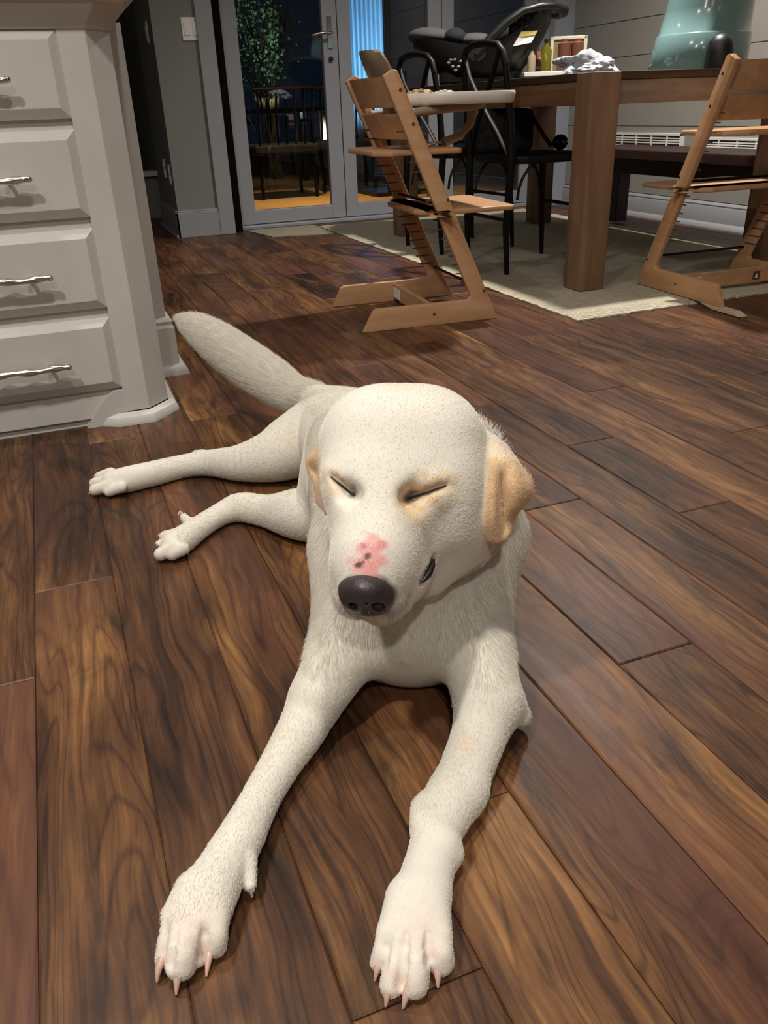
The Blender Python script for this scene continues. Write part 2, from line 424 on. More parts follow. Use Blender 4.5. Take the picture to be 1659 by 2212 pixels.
# ---- outside
slab('patio_ground', (1.1, 5.60, -.12), (14, 22, -.03), plain('patio_pavers', rgb(150, 112, 66), .8, var=.3, nscale=3, bumps=.4))
def outdoor():
    m = plain('jute_fibre', rgb(170, 128, 76), .95, var=.25, nscale=40, bumps=.6)
    tag(MB().box((1.3, 5.95, -.03), (4.2, 8.45, -.018), bev=.004).build('outdoor_mat', m), 'tan woven mat on the patio seen through the glass doors', 'mat')
    # curtain lit blue
    mb = MB(); n = 60
    vs = []; fs = []
    for i in range(n+1):
        x = 3.16+i*.42/n; y = 9.0+.02*math.sin(i*.9)
        vs += [(x, y, 0.0), (x, y, 2.6), (x, y+.006, 0.0), (x, y+.006, 2.6)]
    for i in range(n):
        a = i*4; b = a+4
        fs += [(a, b, b+1, a+1), (a+2, a+3, b+3, b+2)]
    mb.add(vs, fs)
    tag(mb.build('outdoor_curtain', plain('outdoor_canvas', rgb(190, 215, 235), .8)), 'pale blue-lit hanging curtain outside behind the second glass door', 'curtain')
    # umbrella base and pole
    e = empty('umbrella_stand', (2.95, 7.30, -.015), 0, 'dark square umbrella base with pole on the patio mat', 'umbrella stand')
    MB().box((-.25, -.25, 0), (.25, .25, .03), bev=.004).build('base_plate', M_black, e)
    MB().tube([(0, 0, .03), (0, 0, .12)], .04, 16).build('collar', M_rod, e, smooth=40)
    MB().tube([(0, 0, .1), (0, 0, 2.3)], .028, 16).build('pole', M_rod, e, smooth=40)
    # patio armchairs (dark)
    def achair(x, y, rz, lab):
        e = empty('patio_chair', (x, y, -.015), rz, lab, 'patio chair', 'patio chairs outside the glass doors')
        for sx in (-.25, .25):
            for sy in (-.25, .25): MB().tube([(sx, sy, 0), (sx*.95, sy*.95, .42)], .016, 8).build('leg', M_rod, e, smooth=40)
        MB().box((-.29, -.29, .36), (.29, .29, .44), bev=.02).build('seat', M_blackfab, e)
        mb = MB()
        for i in range(7): mb.tube([(-.24+.08*i, .27, .42), (-.24+.08*i, .33, .86)], .010, 8)
        mb.tube([(-.28, .33, .87), (.28, .33, .87)], .016, 8); mb.build('backrest', M_rod, e, smooth=40)
        for s in (-1, 1): MB().tube([(s*.28, .3, .62), (s*.28, -.2, .62), (s*.27, -.25, .42)], .014, 8).build('armrest', M_rod, e, smooth=40)
    achair(2.05, 7.75, R(180), 'dark patio chair outside, left one in the first glass door')
    achair(2.75, 8.0, R(170), 'dark patio chair outside, right one in the first glass door')
    e = empty('patio_table', (2.1, 9.2, -.03), 0, 'dark patio table outside behind the patio chairs', 'patio table')
    MB().box((-.8, -.45, .70), (.8, .45, .74), bev=.008).build('tabletop', M_black, e)
    for sx in (-.72, .72):
        for sy in (-.38, .38): MB().box((sx-.03, sy-.03, 0), (sx+.03, sy+.03, .70)).build('leg', M_black, e)
    # leafy shrub
    rnd = random.Random(4)
    e = empty('leafy_shrub', (2.62, 10.1, -.03), 0, 'leafy green shrub lit by a garden light outside the first glass door', 'shrub')
    st = MB(); lf = MB()
    cx, cy, cz = 0, 0, 1.9
    for k in range(34):
        a = rnd.uniform(0, 2*PI); rr = rnd.uniform(.15, .45); zz = rnd.uniform(1.15, 2.3)
        tip = Vector((rr*math.cos(a)*1.0-.15, rr*math.sin(a)*.6, zz))
        mid = Vector((tip.x*.35, tip.y*.35, zz*.55))
        pts = [Vector((rnd.uniform(-.05, .05), rnd.uniform(-.05, .05), 0)), mid, tip]
        st.tube(pts, [.016, .009, .003], 5)
        for q in range(56):
            t = rnd.uniform(.35, 1.08); p = mid.lerp(tip, t)+Vector([rnd.gauss(0, .075) for _ in range(3)])
            d = Vector([rnd.gauss(0, 1) for _ in range(3)]).normalized(); s_ = d.cross(Vector([rnd.gauss(0, 1) for _ in range(3)])).normalized()
            L = rnd.uniform(.03, .055); wd = L*.38
            lf.add([p, p+d*L*.5+s_*wd, p+d*L, p+d*L*.5-s_*wd], [(0, 1, 2, 3)])
    st.build('stem', plain('bark', rgb(70, 60, 40), .9), e)
    tag(lf.build('foliage', plain('leaf_green', rgb(186, 190, 118), .5, var=.3, nscale=14), e), kind='stuff')
outdoor()

# ------------------------------------------------------------------ rug
def rug():
    x0, x1, y0, y1 = 1.62, 3.15, 2.335, 5.30
    m, nt, b = newmat('jute_braid')
    co = coords(nt, (1, 1, 1))
    wv = node(nt, 'ShaderNodeTexWave', wave_type='BANDS', bands_direction='Y'); wv.inputs['Scale'].default_value = 28; wv.inputs['Distortion'].default_value = 3.0
    wv.inputs['Detail'].default_value = 3; wv.inputs['Detail Scale'].default_value = 2.2; link(nt, co, wv.inputs['Vector'])
    n1 = noise(nt, coords(nt, (18, 60, 20)), 1, 5, .7, .5); n2 = noise(nt, co, 3, 3)
    v = math_(nt, 'ADD', math_(nt, 'MULTIPLY', wv.outputs['Fac'], .45), math_(nt, 'MULTIPLY', n1, .75))
    c = ramp(nt, v, [(.3, rgb(150, 140, 120)), (.55, rgb(192, 182, 160)), (.85, rgb(224, 216, 196))])
    c = mix(nt, c, rgb(170, 158, 134), math_(nt, 'MULTIPLY', n2, .3))
    link(nt, c, b.inputs['Base Color']); b.inputs['Roughness'].default_value = .95; b.inputs['Specular IOR Level'].default_value = .1
    bump(nt, b, v, .9, .006)
    nx, ny = 60, 110; rnd = random.Random(3)
    V = []; Fc = []
    def top(i, j):
        x = x0+(x1-x0)*i/nx; y = y0+(y1-y0)*j/ny
        e = min(i, nx-i, j, ny-j); z = .012 if e > 1 else (.010 if e == 1 else .005)
        if e == 0: x += rnd.uniform(-.004, .004); y += rnd.uniform(-.004, .004)
        # slightly skewed near edge as in the room
        y += .045*max(0, (x-x0)/(x1-x0))*max(0, 1-(y-y0)/.8)
        return (x, y, z+rnd.uniform(0, .0012))
    for j in range(ny+1):
        for i in range(nx+1): V.append(top(i, j))
    for j in range(ny):
        for i in range(nx):
            a = j*(nx+1)+i; Fc.append((a, a+1, a+nx+2, a+nx+1))
    mb = MB().add(V, Fc); loop = [i for i in range(nx+1)]+[j*(nx+1)+nx for j in range(1, ny+1)]+[ny*(nx+1)+i for i in range(nx-1, -1, -1)]+[j*(nx+1) for j in range(ny-1, 0, -1)]
    n0 = len(mb.v); mb.v += [(mb.v[k][0], mb.v[k][1], .0005) for k in loop]
    for q in range(len(loop)):
        r2 = (q+1) % len(loop); mb.f.append((loop[q], n0+q, n0+r2, loop[r2])); mb.mi.append(0)
    mb.f.append(tuple(n0+q for q in range(len(loop)))); mb.mi.append(0)
    tag(mb.build('jute_rug', m), 'large natural woven jute rug under the dining table', 'rug')
    # flat mat by the door
    m2 = plain('flat_woven_mat', rgb(150, 142, 122), .95, var=.15, nscale=30, bumps=.5)
    a = PZ(545, 500)[:2]; b_ = PZ(590, 524)[:2]; c_ = PZ(726, 515)[:2]; d_ = PZ(800, 478)[:2]
    pts = [(1.20, 5.33), (1.29, 5.05), (1.60, 5.02), (1.60, 5.33)]
    mb = MB().prism([(1.16, 5.40), (1.235, 5.02), (1.60, 4.93), (1.615, 5.40)], 'z', .0005, .006)
    tag(mb.build('door_mat', m2), 'flat pale woven mat on the floor in front of the glass doors', 'mat')
rug()

# ------------------------------------------------------------------ kitchen island (drawers, post, counter)
def island():
    e = empty('kitchen_island', (0, 2.4, 0), 0, 'light grey painted kitchen island with four drawers at the left edge', 'kitchen island')
    def L(mb, *a, **k): 
        for i, v in enumerate(mb.v): mb.v[i] = (v[0], v[1]-2.4, v[2])
        return mb.build(*a, **k)
    yf = 2.02; XA = -1.4
    mb = MB(); mb.box((XA, yf, .02), (.11, 2.4, .87))
    L(mb, 'carcass', M_cab, e)
    # corner post with chamfered corner
    mb = MB(); mb.prism([(.085, 2.004), (.141, 2.004), (.194, 2.06), (.196, 2.40), (.085, 2.40)], 'z', .03, .86, bev=.0015)
    L(mb, 'corner_post', M_cab, e)
    # back slab with baseboard
    mb = MB(); mb.box((XA, 2.40, 0), (.256, 2.56, .891)); L(mb, 'end_panel', M_cab, e)
    mb = MB(); h = .165
    prof = [(0, 0), (.040, 0), (.038, .012), (.028, .026), (.018, .030), (.018, h-.03), (.013, h-.022), (.016, h-.012), (.010, h-.003), (0, h)]
    # front run (towards -y) and side run (towards +x), mitred
    vs = []; n = len(prof)
    path = [((.10, 2.40), (0, -1)), ((.256, 2.40), (1, -1)), ((.256, 2.56), (1, 0))]
    for (px, py), (dx, dy) in path:
        for d, z in prof: vs.append((px+dx*d, py+dy*d, z))
    fs = []
    for s_ in range(2):
        for i in range(n): fs.append((s_*n+i, s_*n+(i+1) % n, (s_+1)*n+(i+1) % n, (s_+1)*n+i))
    fs += [tuple(range(n)), tuple(range(2*n, 3*n))]
    mb.add(vs, fs); L(mb, 'baseboard', M_cab, e, smooth=30)
    # toe board and shoe moulding, bracket foot
    mb = MB(); mb.box((XA, 2.05, 0), (.0, 2.08, .10)); L(mb, 'toe_board', M_cab, e)
    mb = MB()
    shoe = [(0, 0), (.022, 0), (.022, .008), (.016, .020), (.006, .026), (0, .028)]
    path = [((XA, 2.052), (0, -1)), ((-.012, 2.052), (0, -1)), ((.070, 2.004), (-.3, -1)), ((.141, 2.004), (.414, -1)), ((.195, 2.06), (1, -.414)), ((.197, 2.40), (1, 0))]
    vs = []; n = len(shoe)
    for (px, py), (dx, dy) in path:
        for d, z in shoe: vs.append((px+dx*d, py+dy*d, z))
    fs = []
    for s_ in range(len(path)-1):
        for i in range(n): fs.append((s_*n+i, s_*n+(i+1) % n, (s_+1)*n+(i+1) % n, (s_+1)*n+i))
    fs += [tuple(range(n)), tuple(range((len(path)-1)*n, len(path)*n))]
    mb.add(vs, fs); L(mb, 'shoe_moulding', M_cab, e, smooth=30)
    mb = MB(); mb.prism([(-.012, 0), (.09, 0), (.09, .086), (.062, .086), (.040, .07), (.018, .045)], 'y', 2.006, 2.055, bev=.001)
    L(mb, 'bracket_foot', M_cab, e)
    # drawers
    zs = [(.683, .847), (.486, .662), (.286, .462), (.092, .264)]
    for di, (z0, z1) in enumerate(zs):
        x0, x1 = -.56, .086; b = .020
        mb = MB(); yb, yo = 2.02, 1.996
        o_ = [(x0, z0), (x1, z0), (x1, z1), (x0, z1)]; i_ = [(x0+b, z0+b), (x1-b, z0+b), (x1-b, z1-b), (x0+b, z1-b)]
        vs = [(x, yb, z) for x, z in o_]+[(x, yo+.012, z) for x, z in o_]+[(x, yo, z) for x, z in i_]
        fs = [(8, 9, 10, 11), (0, 3, 2, 1)]
        for a in (0, 4):
            for i in range(4): fs.append((a+i, a+(i+1) % 4, a+4+(i+1) % 4, a+4+i))
        mb.add(vs, fs)
        # small step line around the panel
        dr = L(mb, 'drawer', M_cab, e)
        hb = MB(); zc = {0: .756, 1: .572, 2: .370, 3: .169}[di]; xr = -.024; xl = xr-.30; yy = yo-.034-2.4
        pts = []; rs = []
        for i in range(37):
            t = i/36; x = xl+(xr-xl)*t
            pts.append((x, yy+.0012*math.sin(t*29), zc+.0015*math.sin(t*19+di)))
            rs.append(.0058+.0030*abs(math.sin(t*PI*5))**3+(.0012 if i in (0, 36) else 0))
        hb.tube(pts, rs, 10)
        for fx in (.14, .86):
            x = xl+(xr-xl)*fx; hb.tube([(x, yy, zc), (x, yo-2.4, zc-.001)], [.0042, .0055], 8)
            hb.ball((x, yy, zc), (.008, .0065, .0065), seg=10)
        hb.ball((xr, yy, zc), (.007, .0062, .0062), seg=10)
        hb.build('handle', M_metal, dr, smooth=60)
    # crown moulding under the counter
    mb = MB()
    prof = [(0, .845), (.004, .847), (.006, .853), (.014, .862), (.030, .878), (.034, .886), (.036, .892), (0, .892)]
    path = [((XA, 2.004), (0, -1)), ((.141, 2.004), (.6, -1)), ((.196, 2.06), (1, -.5)), ((.198, 2.40), (1, 0))]
    vs = []; n = len(prof)
    for (px, py), (dx, dy) in path:
        for d, z in prof: vs.append((px+dx*d, py+dy*d, z))
    fs = []
    for s_ in range(len(path)-1):
        for i in range(n): fs.append((s_*n+i, s_*n+(i+1) % n, (s_+1)*n+(i+1) % n, (s_+1)*n+i))
    fs += [tuple(range(n)), tuple(range((len(path)-1)*n, len(path)*n))]
    mb.add(vs, fs); L(mb, 'crown_moulding', M_cab, e, smooth=30)
    w = MB().box((XA, 1.955, .892), (.245, 2.60, .925), bev=.004).build('countertop', M_counter)
    tag(w, 'pale stone countertop on the grey kitchen island', 'countertop')
island()

# ------------------------------------------------------------------ dining table
def table():
    x0, x1, y0, y1, H = 1.86, 2.86, 2.69, 4.60, .768
    zr = .0145
    e = empty('dining_table', ((x0+x1)/2, (y0+y1)/2, 0), 0, 'long brown wooden dining table with thick square legs on the jute rug', 'table')
    def B(name, a, b, m, bev=.003):
        cx, cy = (x0+x1)/2, (y0+y1)/2
        return MB().box((a[0]-cx, a[1]-cy, a[2]), (b[0]-cx, b[1]-cy, b[2]), bev=bev).build(name, m, e, smooth=40)
    t = .113
    for lx in (x0, x1-t):
        for ly in (y0, y1-t): B('leg', (lx, ly, zr), (lx+t, ly+t, H-.001), M_table, .004)
    B('tabletop', (x0+.004, y0+.004, H-.026), (x1-.004, y1-.004, H), M_tabledark)
    B('apron', (x0+t, y0+.010, .664), (x1-t, y0+.03, H-.027), M_tablex)
    B('apron', (x0+t, y1-.03, .664), (x1-t, y1-.010, H-.027), M_tablex)
    B('apron', (x0+.010, y0+t, .662), (x0+.03, y1-t, H-.027), M_tabley)
    B('apron', (x1-.03, y0+t, .662), (x1-.010, y1-t, H-.027), M_tabley)
    # bench
    e = empty('bench', (3.12, 3.4, 0), 0, 'dark brown wooden bench between the dining table and the wall', 'bench')
    MB().box((-.17, -1.05, .385), (.17, .99, .437), bev=.006).build('seat', M_bench, e)
    MB().box((-.15, -1.0, .315), (-.12, .95, .386), bev=.003).build('rail', M_bench, e)
    MB().box((.12, -1.0, .315), (.15, .95, .386), bev=.003).build('rail', M_bench, e)
    for sx in (-.15, .07):
        for yy in (-1.02, .89): MB().box((sx, yy, .013), (sx+.08, yy+.08, .386), bev=.003).build('leg', M_bench, e)
table()

# wall vents and lower trim on the right wall
def vents():
    for (ya, yb, z0, z1, lab) in ((4.176, 4.90, .404, .486, 'white slotted wall vent on the shiplap wall, left of the right high chair post'), (3.20, 4.02, .395, .47, 'white slotted wall vent on the shiplap wall, seen through the right high chair')):
        e = empty('wall_vent', (XR, (ya+yb)/2, (z0+z1)/2), R(-90), lab, 'vent')
        w = yb-ya; h = z1-z0
        mb = MB(); f = .014
        mb.box((-w/2, -.012, h/2-f), (w/2, 0, h/2), bev=.002); mb.box((-w/2, -.012, -h/2), (w/2, 0, -h/2+f), bev=.002)
        mb.box((-w/2, -.012, -h/2), (-w/2+.03, 0, h/2), bev=.002); mb.box((w/2-.03, -.012, -h/2), (w/2, 0, h/2), bev=.002)
        mb.build('frame', M_white, e)
        MB().box((-w/2+.01, -.003, -h/2+.01), (w/2-.01, -.001, h/2-.01)).build('backing', M_black, e)
        g = MB(); nz = 4
        for k in range(1, nz):
            zz = -h/2+f+(h-2*f)*k/nz; g.box((-w/2+.02, -.010, zz-.0035), (w/2-.02, -.003, zz+.0035), bev=.001)
        n = int(w/.13)
        for k in range(1, n): g.box((-w/2+w*k/n-.004, -.011, -h/2+.01), (-w/2+w*k/n+.004, -.003, h/2-.01))
        g.build('grille', M_white, e)
vents()

# ------------------------------------------------------------------ high chairs
def side_outline(): pass
def high_chair(name, loc, rz, label, near=+1, babyset=False):
    """local: +x = forward (feet side at x=0), y across, z up; runners reach back to x=-.49"""
    e = empty(name, loc, rz, label, 'high chair')
    w = .46
    th = .022
    for s in (-1, 1):
        pts = [(-.495, 0), (0, 0), (-.015, .030), (-.352, .779), (-.368, .783), (-.398, .765), (-.103, .085), (-.112, .074), (-.445, .074), (-.458, .066)]
        y0 = s*(w/2-th/2)
        mb = MB(); mb.prism(pts, 'y', y0-th/2, y0+th/2, bev=.0022)
        # screw heads
        yo = s*(w/2+.0006)
        for (x, z) in ((-.055, .10), (-.19, .405), (-.305, .632), (-.345, .727), (-.24, .038)):
            mb.tube([(x, s*(w/2-.001), z), (x, s*(w/2+.0008), z)], .0055, 10, 1)
        # adjustment grooves on the inner face
        yi = s*(w/2-th)
        for k in range(17):
            z = .13+.030*k; xc = -.045-.455*(z-.03)
            x0 = -.030-.45*(z-.03)+.0; x1 = x0-.068
            mb.box((x1+.004, yi-.0008, z), (x0-.006, yi+.0008, z+.0045), mi=1)
        mb.build('side_frame', [M_beech, M_beechdark], e, smooth=40)
    wi = w/2-th+.001
    def board(name_, z, xb, xf, wf):
        # seat board: wide trapezoid whose front sticks out past the frame
        t = .0125
        mb = MB(); mb.prism([(xb, -wi*.80), (xb+.05, -wi), (xf-.075, -wi), (xf-.075, -wf/2), (xf-.05, -wf/2-.0), (xf, -wf/2+.035), (xf, wf/2-.035), (xf-.05, wf/2), (xf-.075, wf/2), (xf-.075, wi), (xb+.05, wi), (xb, wi*.80)], 'z', z-t, z, bev=.004)
        return mb
    # boards reach beyond the frame in front of and behind the posts
    def board2(name_, z, xb, xf):
        t = .016; c = .045; hw = w/2+.012
        ps = -.045-.455*(z-.03)   # post centre at this height
        pf, pb = ps+.045, ps-.045
        out = [(xb+c, -hw+.02), (pb, -wi), (pf, -wi), (xf-.015, -wi), (xf, -wi+.02), (xf, wi-.02), (xf-.015, wi), (pf, wi), (pb, wi), (xb+c, hw-.02), (xb, hw-.02-c*1.6), (xb, -hw+.02+c*1.6)]
        mb = MB(); mb.prism(out, 'z', z-t, z, bev=.005); return mb.build(name_, M_beech, e, smooth=40)
    board2('seat', .557, -.42, -.125); board2('footrest', .372, -.28, .068)
    # backrest boards, curved
    for z0, z1, xo, dz in ((.680, .765, -.352, 0), (.588, .662, -.312, 0)):
        mb = MB(); n = 14; vs = []; fs = []
        for i in range(n+1):
            t = -1+2*i/n; y = t*wi; bow = -.045*(1-t*t)
            for (z, dx) in ((z0, .018), (z1, -.018)):
                vs.append((xo+bow+dx, y, z)); vs.append((xo+bow+dx-.010, y, z))
        for i in range(n):
            a = i*4; b = a+4
            fs += [(a, b, b+2, a+2), (a+1, a+3, b+3, b+1), (a, a+1, b+1, b), (a+2, b+2, b+3, a+3)]
        fs += [(0, 2, 3, 1), (n*4, n*4+1, n*4+3, n*4+2)]
        mb.add(vs, fs); mb.build('back_slat', M_beech, e, smooth=40)
    # cross member between the runners, with labels
    mb = MB(); mb.box((-.25, -wi, .012), (-.232, wi, .068), bev=.002); cm = mb.build('cross_bar', M_beech, e)
    if not babyset:
        MB().box((-.2516, -.150, .022), (-.2496, -.118, .054)).build('maker_mark', M_beechdark, cm)
        MB().prism([(-.141, .030), (-.127, .030), (-.134, .046)], 'x', -.2524, -.2512).build('maker_symbol', M_white, cm)
    MB().box((-.2515, wi-.085, .02), (-.2495, wi-.012, .056)).build('paper_label', M_white, cm)
    # rods
    MB().tube([(-.075, -wi, .115), (-.075, wi, .115)], .005, 8).build('rod', M_rod, e, smooth=50)
    MB().tube([(-.215, -wi, .392), (-.215, wi, .392)], .005, 8).build('rod', M_rod, e, smooth=50)
    if babyset:
        mb = MB(); n = 14; vs = []; fs = []; rows = [(.565, -.225, .80), (.62, -.262, .95), (.69, -.300, 1.0), (.76, -.335, 1.0), (.81, -.360, .92), (.835, -.372, .78), (.845, -.376, .55)]
        for (z, xo, k) in rows:
            for i in range(n+1):
                t = -1+2*i/n; y = t*.135*k; bow = -.030*(1-t*t)
                vs.append((xo+bow+.012, y, z)); vs.append((xo+bow+.004, y, z))
        m_ = (n+1)*2
        for r_ in range(len(rows)-1):
            for i in range(n):
                a = r_*m_+i*2; b = a+2; c = a+m_; d = b+m_
                fs += [(a, b, d, c), (a+1, c+1, d+1, b+1)]
            a = r_*m_; fs += [(a, a+m_, a+m_+1, a+1)]; a = r_*m_+n*2; fs += [(a, a+1, a+m_+1, a+m_)]
        a = (len(rows)-1)*m_
        for i in range(n): fs += [(a+i*2, a+i*2+2, a+i*2+3, a+i*2+1), (i*2, i*2+1, i*2+3, i*2+2)]
        mb.add(vs, fs); mb.build('baby_backrest', M_taupe, e, smooth=50)
        # front rail + crotch post
        mb = MB()
        pts = [(-.33, -.16, .66), (-.20, -.175, .67), (-.08, -.16, .675), (-.02, -.09, .68), (-.005, 0, .68), (-.02, .09, .68), (-.08, .16, .675), (-.20, .175, .67), (-.33, .16, .66)]
        mb.tube(pts, .017, 10, flat=.8)
        pts = [(-.01, 0, .67), (-.02, 0, .62), (-.06, 0, .585), (-.12, 0, .565)]
        mb.tube(pts, [.03, .024, .026, .03], 10, flat=.5); mb.build('safety_rail', M_taupe, e, smooth=60)
        # straps on the seat
        mb = MB(); mb.tube([(-.20, -.05, .562), (-.12, .02, .568), (-.16, .10, .564)], .009, 6, flat=.4); mb.build('strap', M_white, e, smooth=60)
        # tray
        mb = MB(); prof = [(.0, .692), (.86, .686), (.955, .682), (.985, .688), (1.0, .704), (1.0, .714), (.99, .717), (.965, .715), (.94, .702), (0, .701)]
        n = 40; vs = []; fs = []
        for (k, z) in prof:
            for i in range(n):
                a = 2*PI*i/n; ex = .55
                cx = math.copysign(abs(math.cos(a))**ex, math.cos(a)); sy = math.copysign(abs(math.sin(a))**ex, math.sin(a))
                vs.append((-.095+cx*.175*k, sy*.245*k, z))
        for r_ in range(len(prof)-1):
            for i in range(n): fs.append((r_*n+i, r_*n+(i+1) % n, (r_+1)*n+(i+1) % n, (r_+1)*n+i))
        mb.add(vs, fs); mb.build('tray', M_white, e, smooth=50)
        # padded bib hanging from tray
    return e
hc1 = high_chair('high_chair', (1.427, 2.748, 0), R(-4.5), 'beech high chair with white tray and taupe baby seat, on the bare floor', babyset=True)
hc2 = high_chair('high_chair', (2.372, 2.70, .0148), R(90-2.5), 'beech high chair without tray at the right edge, standing on the jute rug')
# gliders (light wood feet under hc2 runners)
for s in (-1, 1):
    mb = MB(); mb.prism([(-.60, -.012), (-.565, .0), (-.40, .0), (-.46, -.012)], 'y', s*.219-.018, s*.219+.018, bev=.001)
    g = mb.build('floor_glider', plain('pale_wood', rgb(196, 178, 150), .5), hc2)

# ------------------------------------------------------------------ cross-back chairs
def cafe_chair():
    e = empty('dining_chair', (0, 0, 0), 0)
    # local: +x forward, seat .43 wide; back at x=-.21
    for s in (-1, 1):
        MB().tube([(-.205, s*.185, 0), (-.215, s*.18, .2), (-.20, s*.185, .44), (-.215, s*.19, .62), (-.235, s*.175, .80)], [.011, .014, .017, .015, .013], 10).build('rear_leg', M_blackwood, e, smooth=50)
        MB().tube([(.205, s*.20, 0), (.195, s*.195, .15), (.175, s*.18, .44)], [.010, .014, .018], 10).build('front_leg', M_blackwood, e, smooth=50)
        MB().tube(arc((.0, s*.19, .30), .17, 0, 180, 12), .006, 6).build('brace', M_blackwood, e, smooth=50)
    mb = MB(); n = 28
    pr = []
    for k in range(n):
        a = 2*PI*k/n; ex = .6; pr.append((.215*math.copysign(abs(math.cos(a))**ex, math.cos(a)), .215*math.copysign(abs(math.sin(a))**ex, math.sin(a))))
    mb.prism(pr, 'z', .438, .468, bev=.006); mb.build('seat', M_blackwood, e, smooth=40)
    top = [(-.235, -.175, .80), (-.243, -.165, .845), (-.25, -.13, .872), (-.258, -.06, .882), (-.26, 0, .884), (-.258, .06, .882), (-.25, .13, .872), (-.243, .165, .845), (-.235, .175, .80)]
    MB().tube(top, .014, 10).build('top_rail', M_blackwood, e, smooth=50)
    for s in (-1, 1):
        pts = [(-.205, s*.17, .47), (-.222, s*.10, .56), (-.24, 0, .66), (-.25, -s*.10, .77), (-.25, -s*.15, .85)]
        MB().tube(pts, .011, 8, flat=.5).build('cross_slat', M_blackwood, e, smooth=50)
    MB().tube([(.18, -.18, .25), (.18, .18, .25)], .008, 8).build('stretcher', M_blackwood, e, smooth=50)
    MB().tube([(-.21, -.17, .22), (-.21, .17, .22)], .008, 8).build('stretcher', M_blackwood, e, smooth=50)
    return e
ch = cafe_chair()
spots = [((2.01, 3.345, .0145), 0, 'black bentwood dining chair nearest the left high chair, tucked under the table'),
         ((1.985, 3.995, .0145), R(4), 'black bentwood dining chair second from the front on the near side of the table')]
for i, (loc, rz, lab) in enumerate(spots):
    o = ch if i == 0 else copy_tree(ch)
    o.location = loc; o.rotation_euler = (0, 0, rz); tag(o, lab, 'chair', 'black dining chairs around the table')

# ------------------------------------------------------------------ things on the table
TT = .768
def car_seat():
    e = empty('infant_car_seat', (2.245, 4.28, TT+.001), R(-27), 'black infant car seat with grey fabric and folded handle on the dining table', 'car seat')
    # local: +x = image right (head end), y = away, z up
    e.scale = (1.0, 1.0, .84)
    def shell(scale, w0, z_off, mat, name, prof, thick=.012):
        mb = MB(); n = 18; vs = []; fs = []
        for (x, zb, zt, hw) in prof:
            for i in range(n+1):
                a = PI*i/n
                y = -hw*math.cos(a); s = math.sin(a)
                z = zt-(zt-zb)*(s**.55)
                vs.append((x, y, z))
        for k in range(len(prof)-1):
            for i in range(n): a = k*(n+1)+i; fs.append((a, a+1, a+n+2, a+n+1))
        fs.append(tuple(range(n+1))); fs.append(tuple(range((len(prof)-1)*(n+1), len(prof)*(n+1))))
        mb.add(vs, fs); return mb.build(name, mat, e, smooth=60)
    prof = [(-.34, .20, .235, .12), (-.30, .16, .25, .17), (-.22, .07, .245, .20), (-.12, .01, .22, .215), (.02, .0, .20, .22), (.12, .004, .235, .22), (.20, .05, .29, .215), (.26, .13, .345, .20), (.31, .22, .38, .17), (.345, .30, .385, .12)]
    sh = shell(1, 1, 0, M_black, 'shell', prof)
    # base foot
    MB().box((-.21, -.15, 0), (.19, .15, .085), bev=.02).build('base', M_black, e)
    # seat pad: grey fabric bulging over the foot end
    mb = MB(); mb.ball((-.255, 0, .270), (.120, .175, .055), seg=24, M=Matrix.Rotation(R(6), 3, 'Y')); mb.ball((-.03, 0, .235), (.10, .20, .05), seg=24); mb.build('seat_pad', M_greyfab, e, smooth=60)
    mb = MB(); mb.ball((-.13, -.09, .255), (.06, .10, .055), seg=20); mb.ball((.16, 0, .27), (.15, .17, .075), seg=24, M=Matrix.Rotation(R(-30), 3, 'Y')); mb.ball((.02, 0, .2), (.12, .17, .05), seg=20); mb.build('liner', M_blackfab, e, smooth=60)
    # canopy stack
    mb = MB(); 
    for k in range(4): mb.tube([(.20+.022*k, -.205, .25+.03*k)]+[(.16+.03*k-.0*math.sin(PI*t/10), -.205*math.cos(PI*t/10), .25+.03*k+(.10-.012*k)*math.sin(PI*t/10)) for t in range(1, 10)]+[(.20+.022*k, .205, .25+.03*k)], .018, 8)
    mb.build('canopy', M_blackfab, e, smooth=60)
    # carrying handle arching to the head end
    for s in (-1,):
        mb = MB()
        pts = [(-.02, -.225, .155), (.05, -.228, .24), (.12, -.225, .31), (.20, -.22, .365), (.28, -.21, .385), (.35, -.19, .385), (.40, -.14, .37), (.41, 0, .365), (.40, .14, .37), (.35, .19, .385), (.28, .21, .385), (.20, .22, .365), (.12, .225, .31), (.05, .228, .24), (-.02, .225, .155)]
        mb.tube(pts, [.030, .030, .030, .029, .028, .027, .027, .028, .027, .027, .028, .029, .030, .030, .030], 14, flat=.8)
        mb.build('handle', M_black, e, smooth=60)
        for s2 in (-1, 1): MB().tube([(-.02, s2*.21, .165), (-.02, s2*.245, .165)], .045, 20).build('pivot', M_black, e, smooth=40)
    # warning sticker
    mb = MB(); mb.add([(.155, -.2235, .19), (.245, -.222, .205), (.275, -.217, .265), (.195, -.224, .262)], [(0, 1, 2, 3)], 0)
    mb.add([(.180, -.2252, .238), (.262, -.2212, .243), (.275, -.2192, .265), (.195, -.2262, .262)], [(0, 1, 2, 3)], 1)
    mb.build('sticker', [M_white, plain('yellow_print', rgb(190, 170, 90), .5)], e)
    # embossed logo dots on the side
    mb = MB()
    for (x, z) in ((-.16, .12), (-.13, .135), (-.10, .125), (-.14, .10), (-.11, .098), (-.125, .08), (-.15, .135)): mb.ball((x, -.212, z), (.010, .004, .008), seg=8)
    mb.build('emblem', plain('grey_print', rgb(110, 112, 112), .5), e, smooth=60)
car_seat()

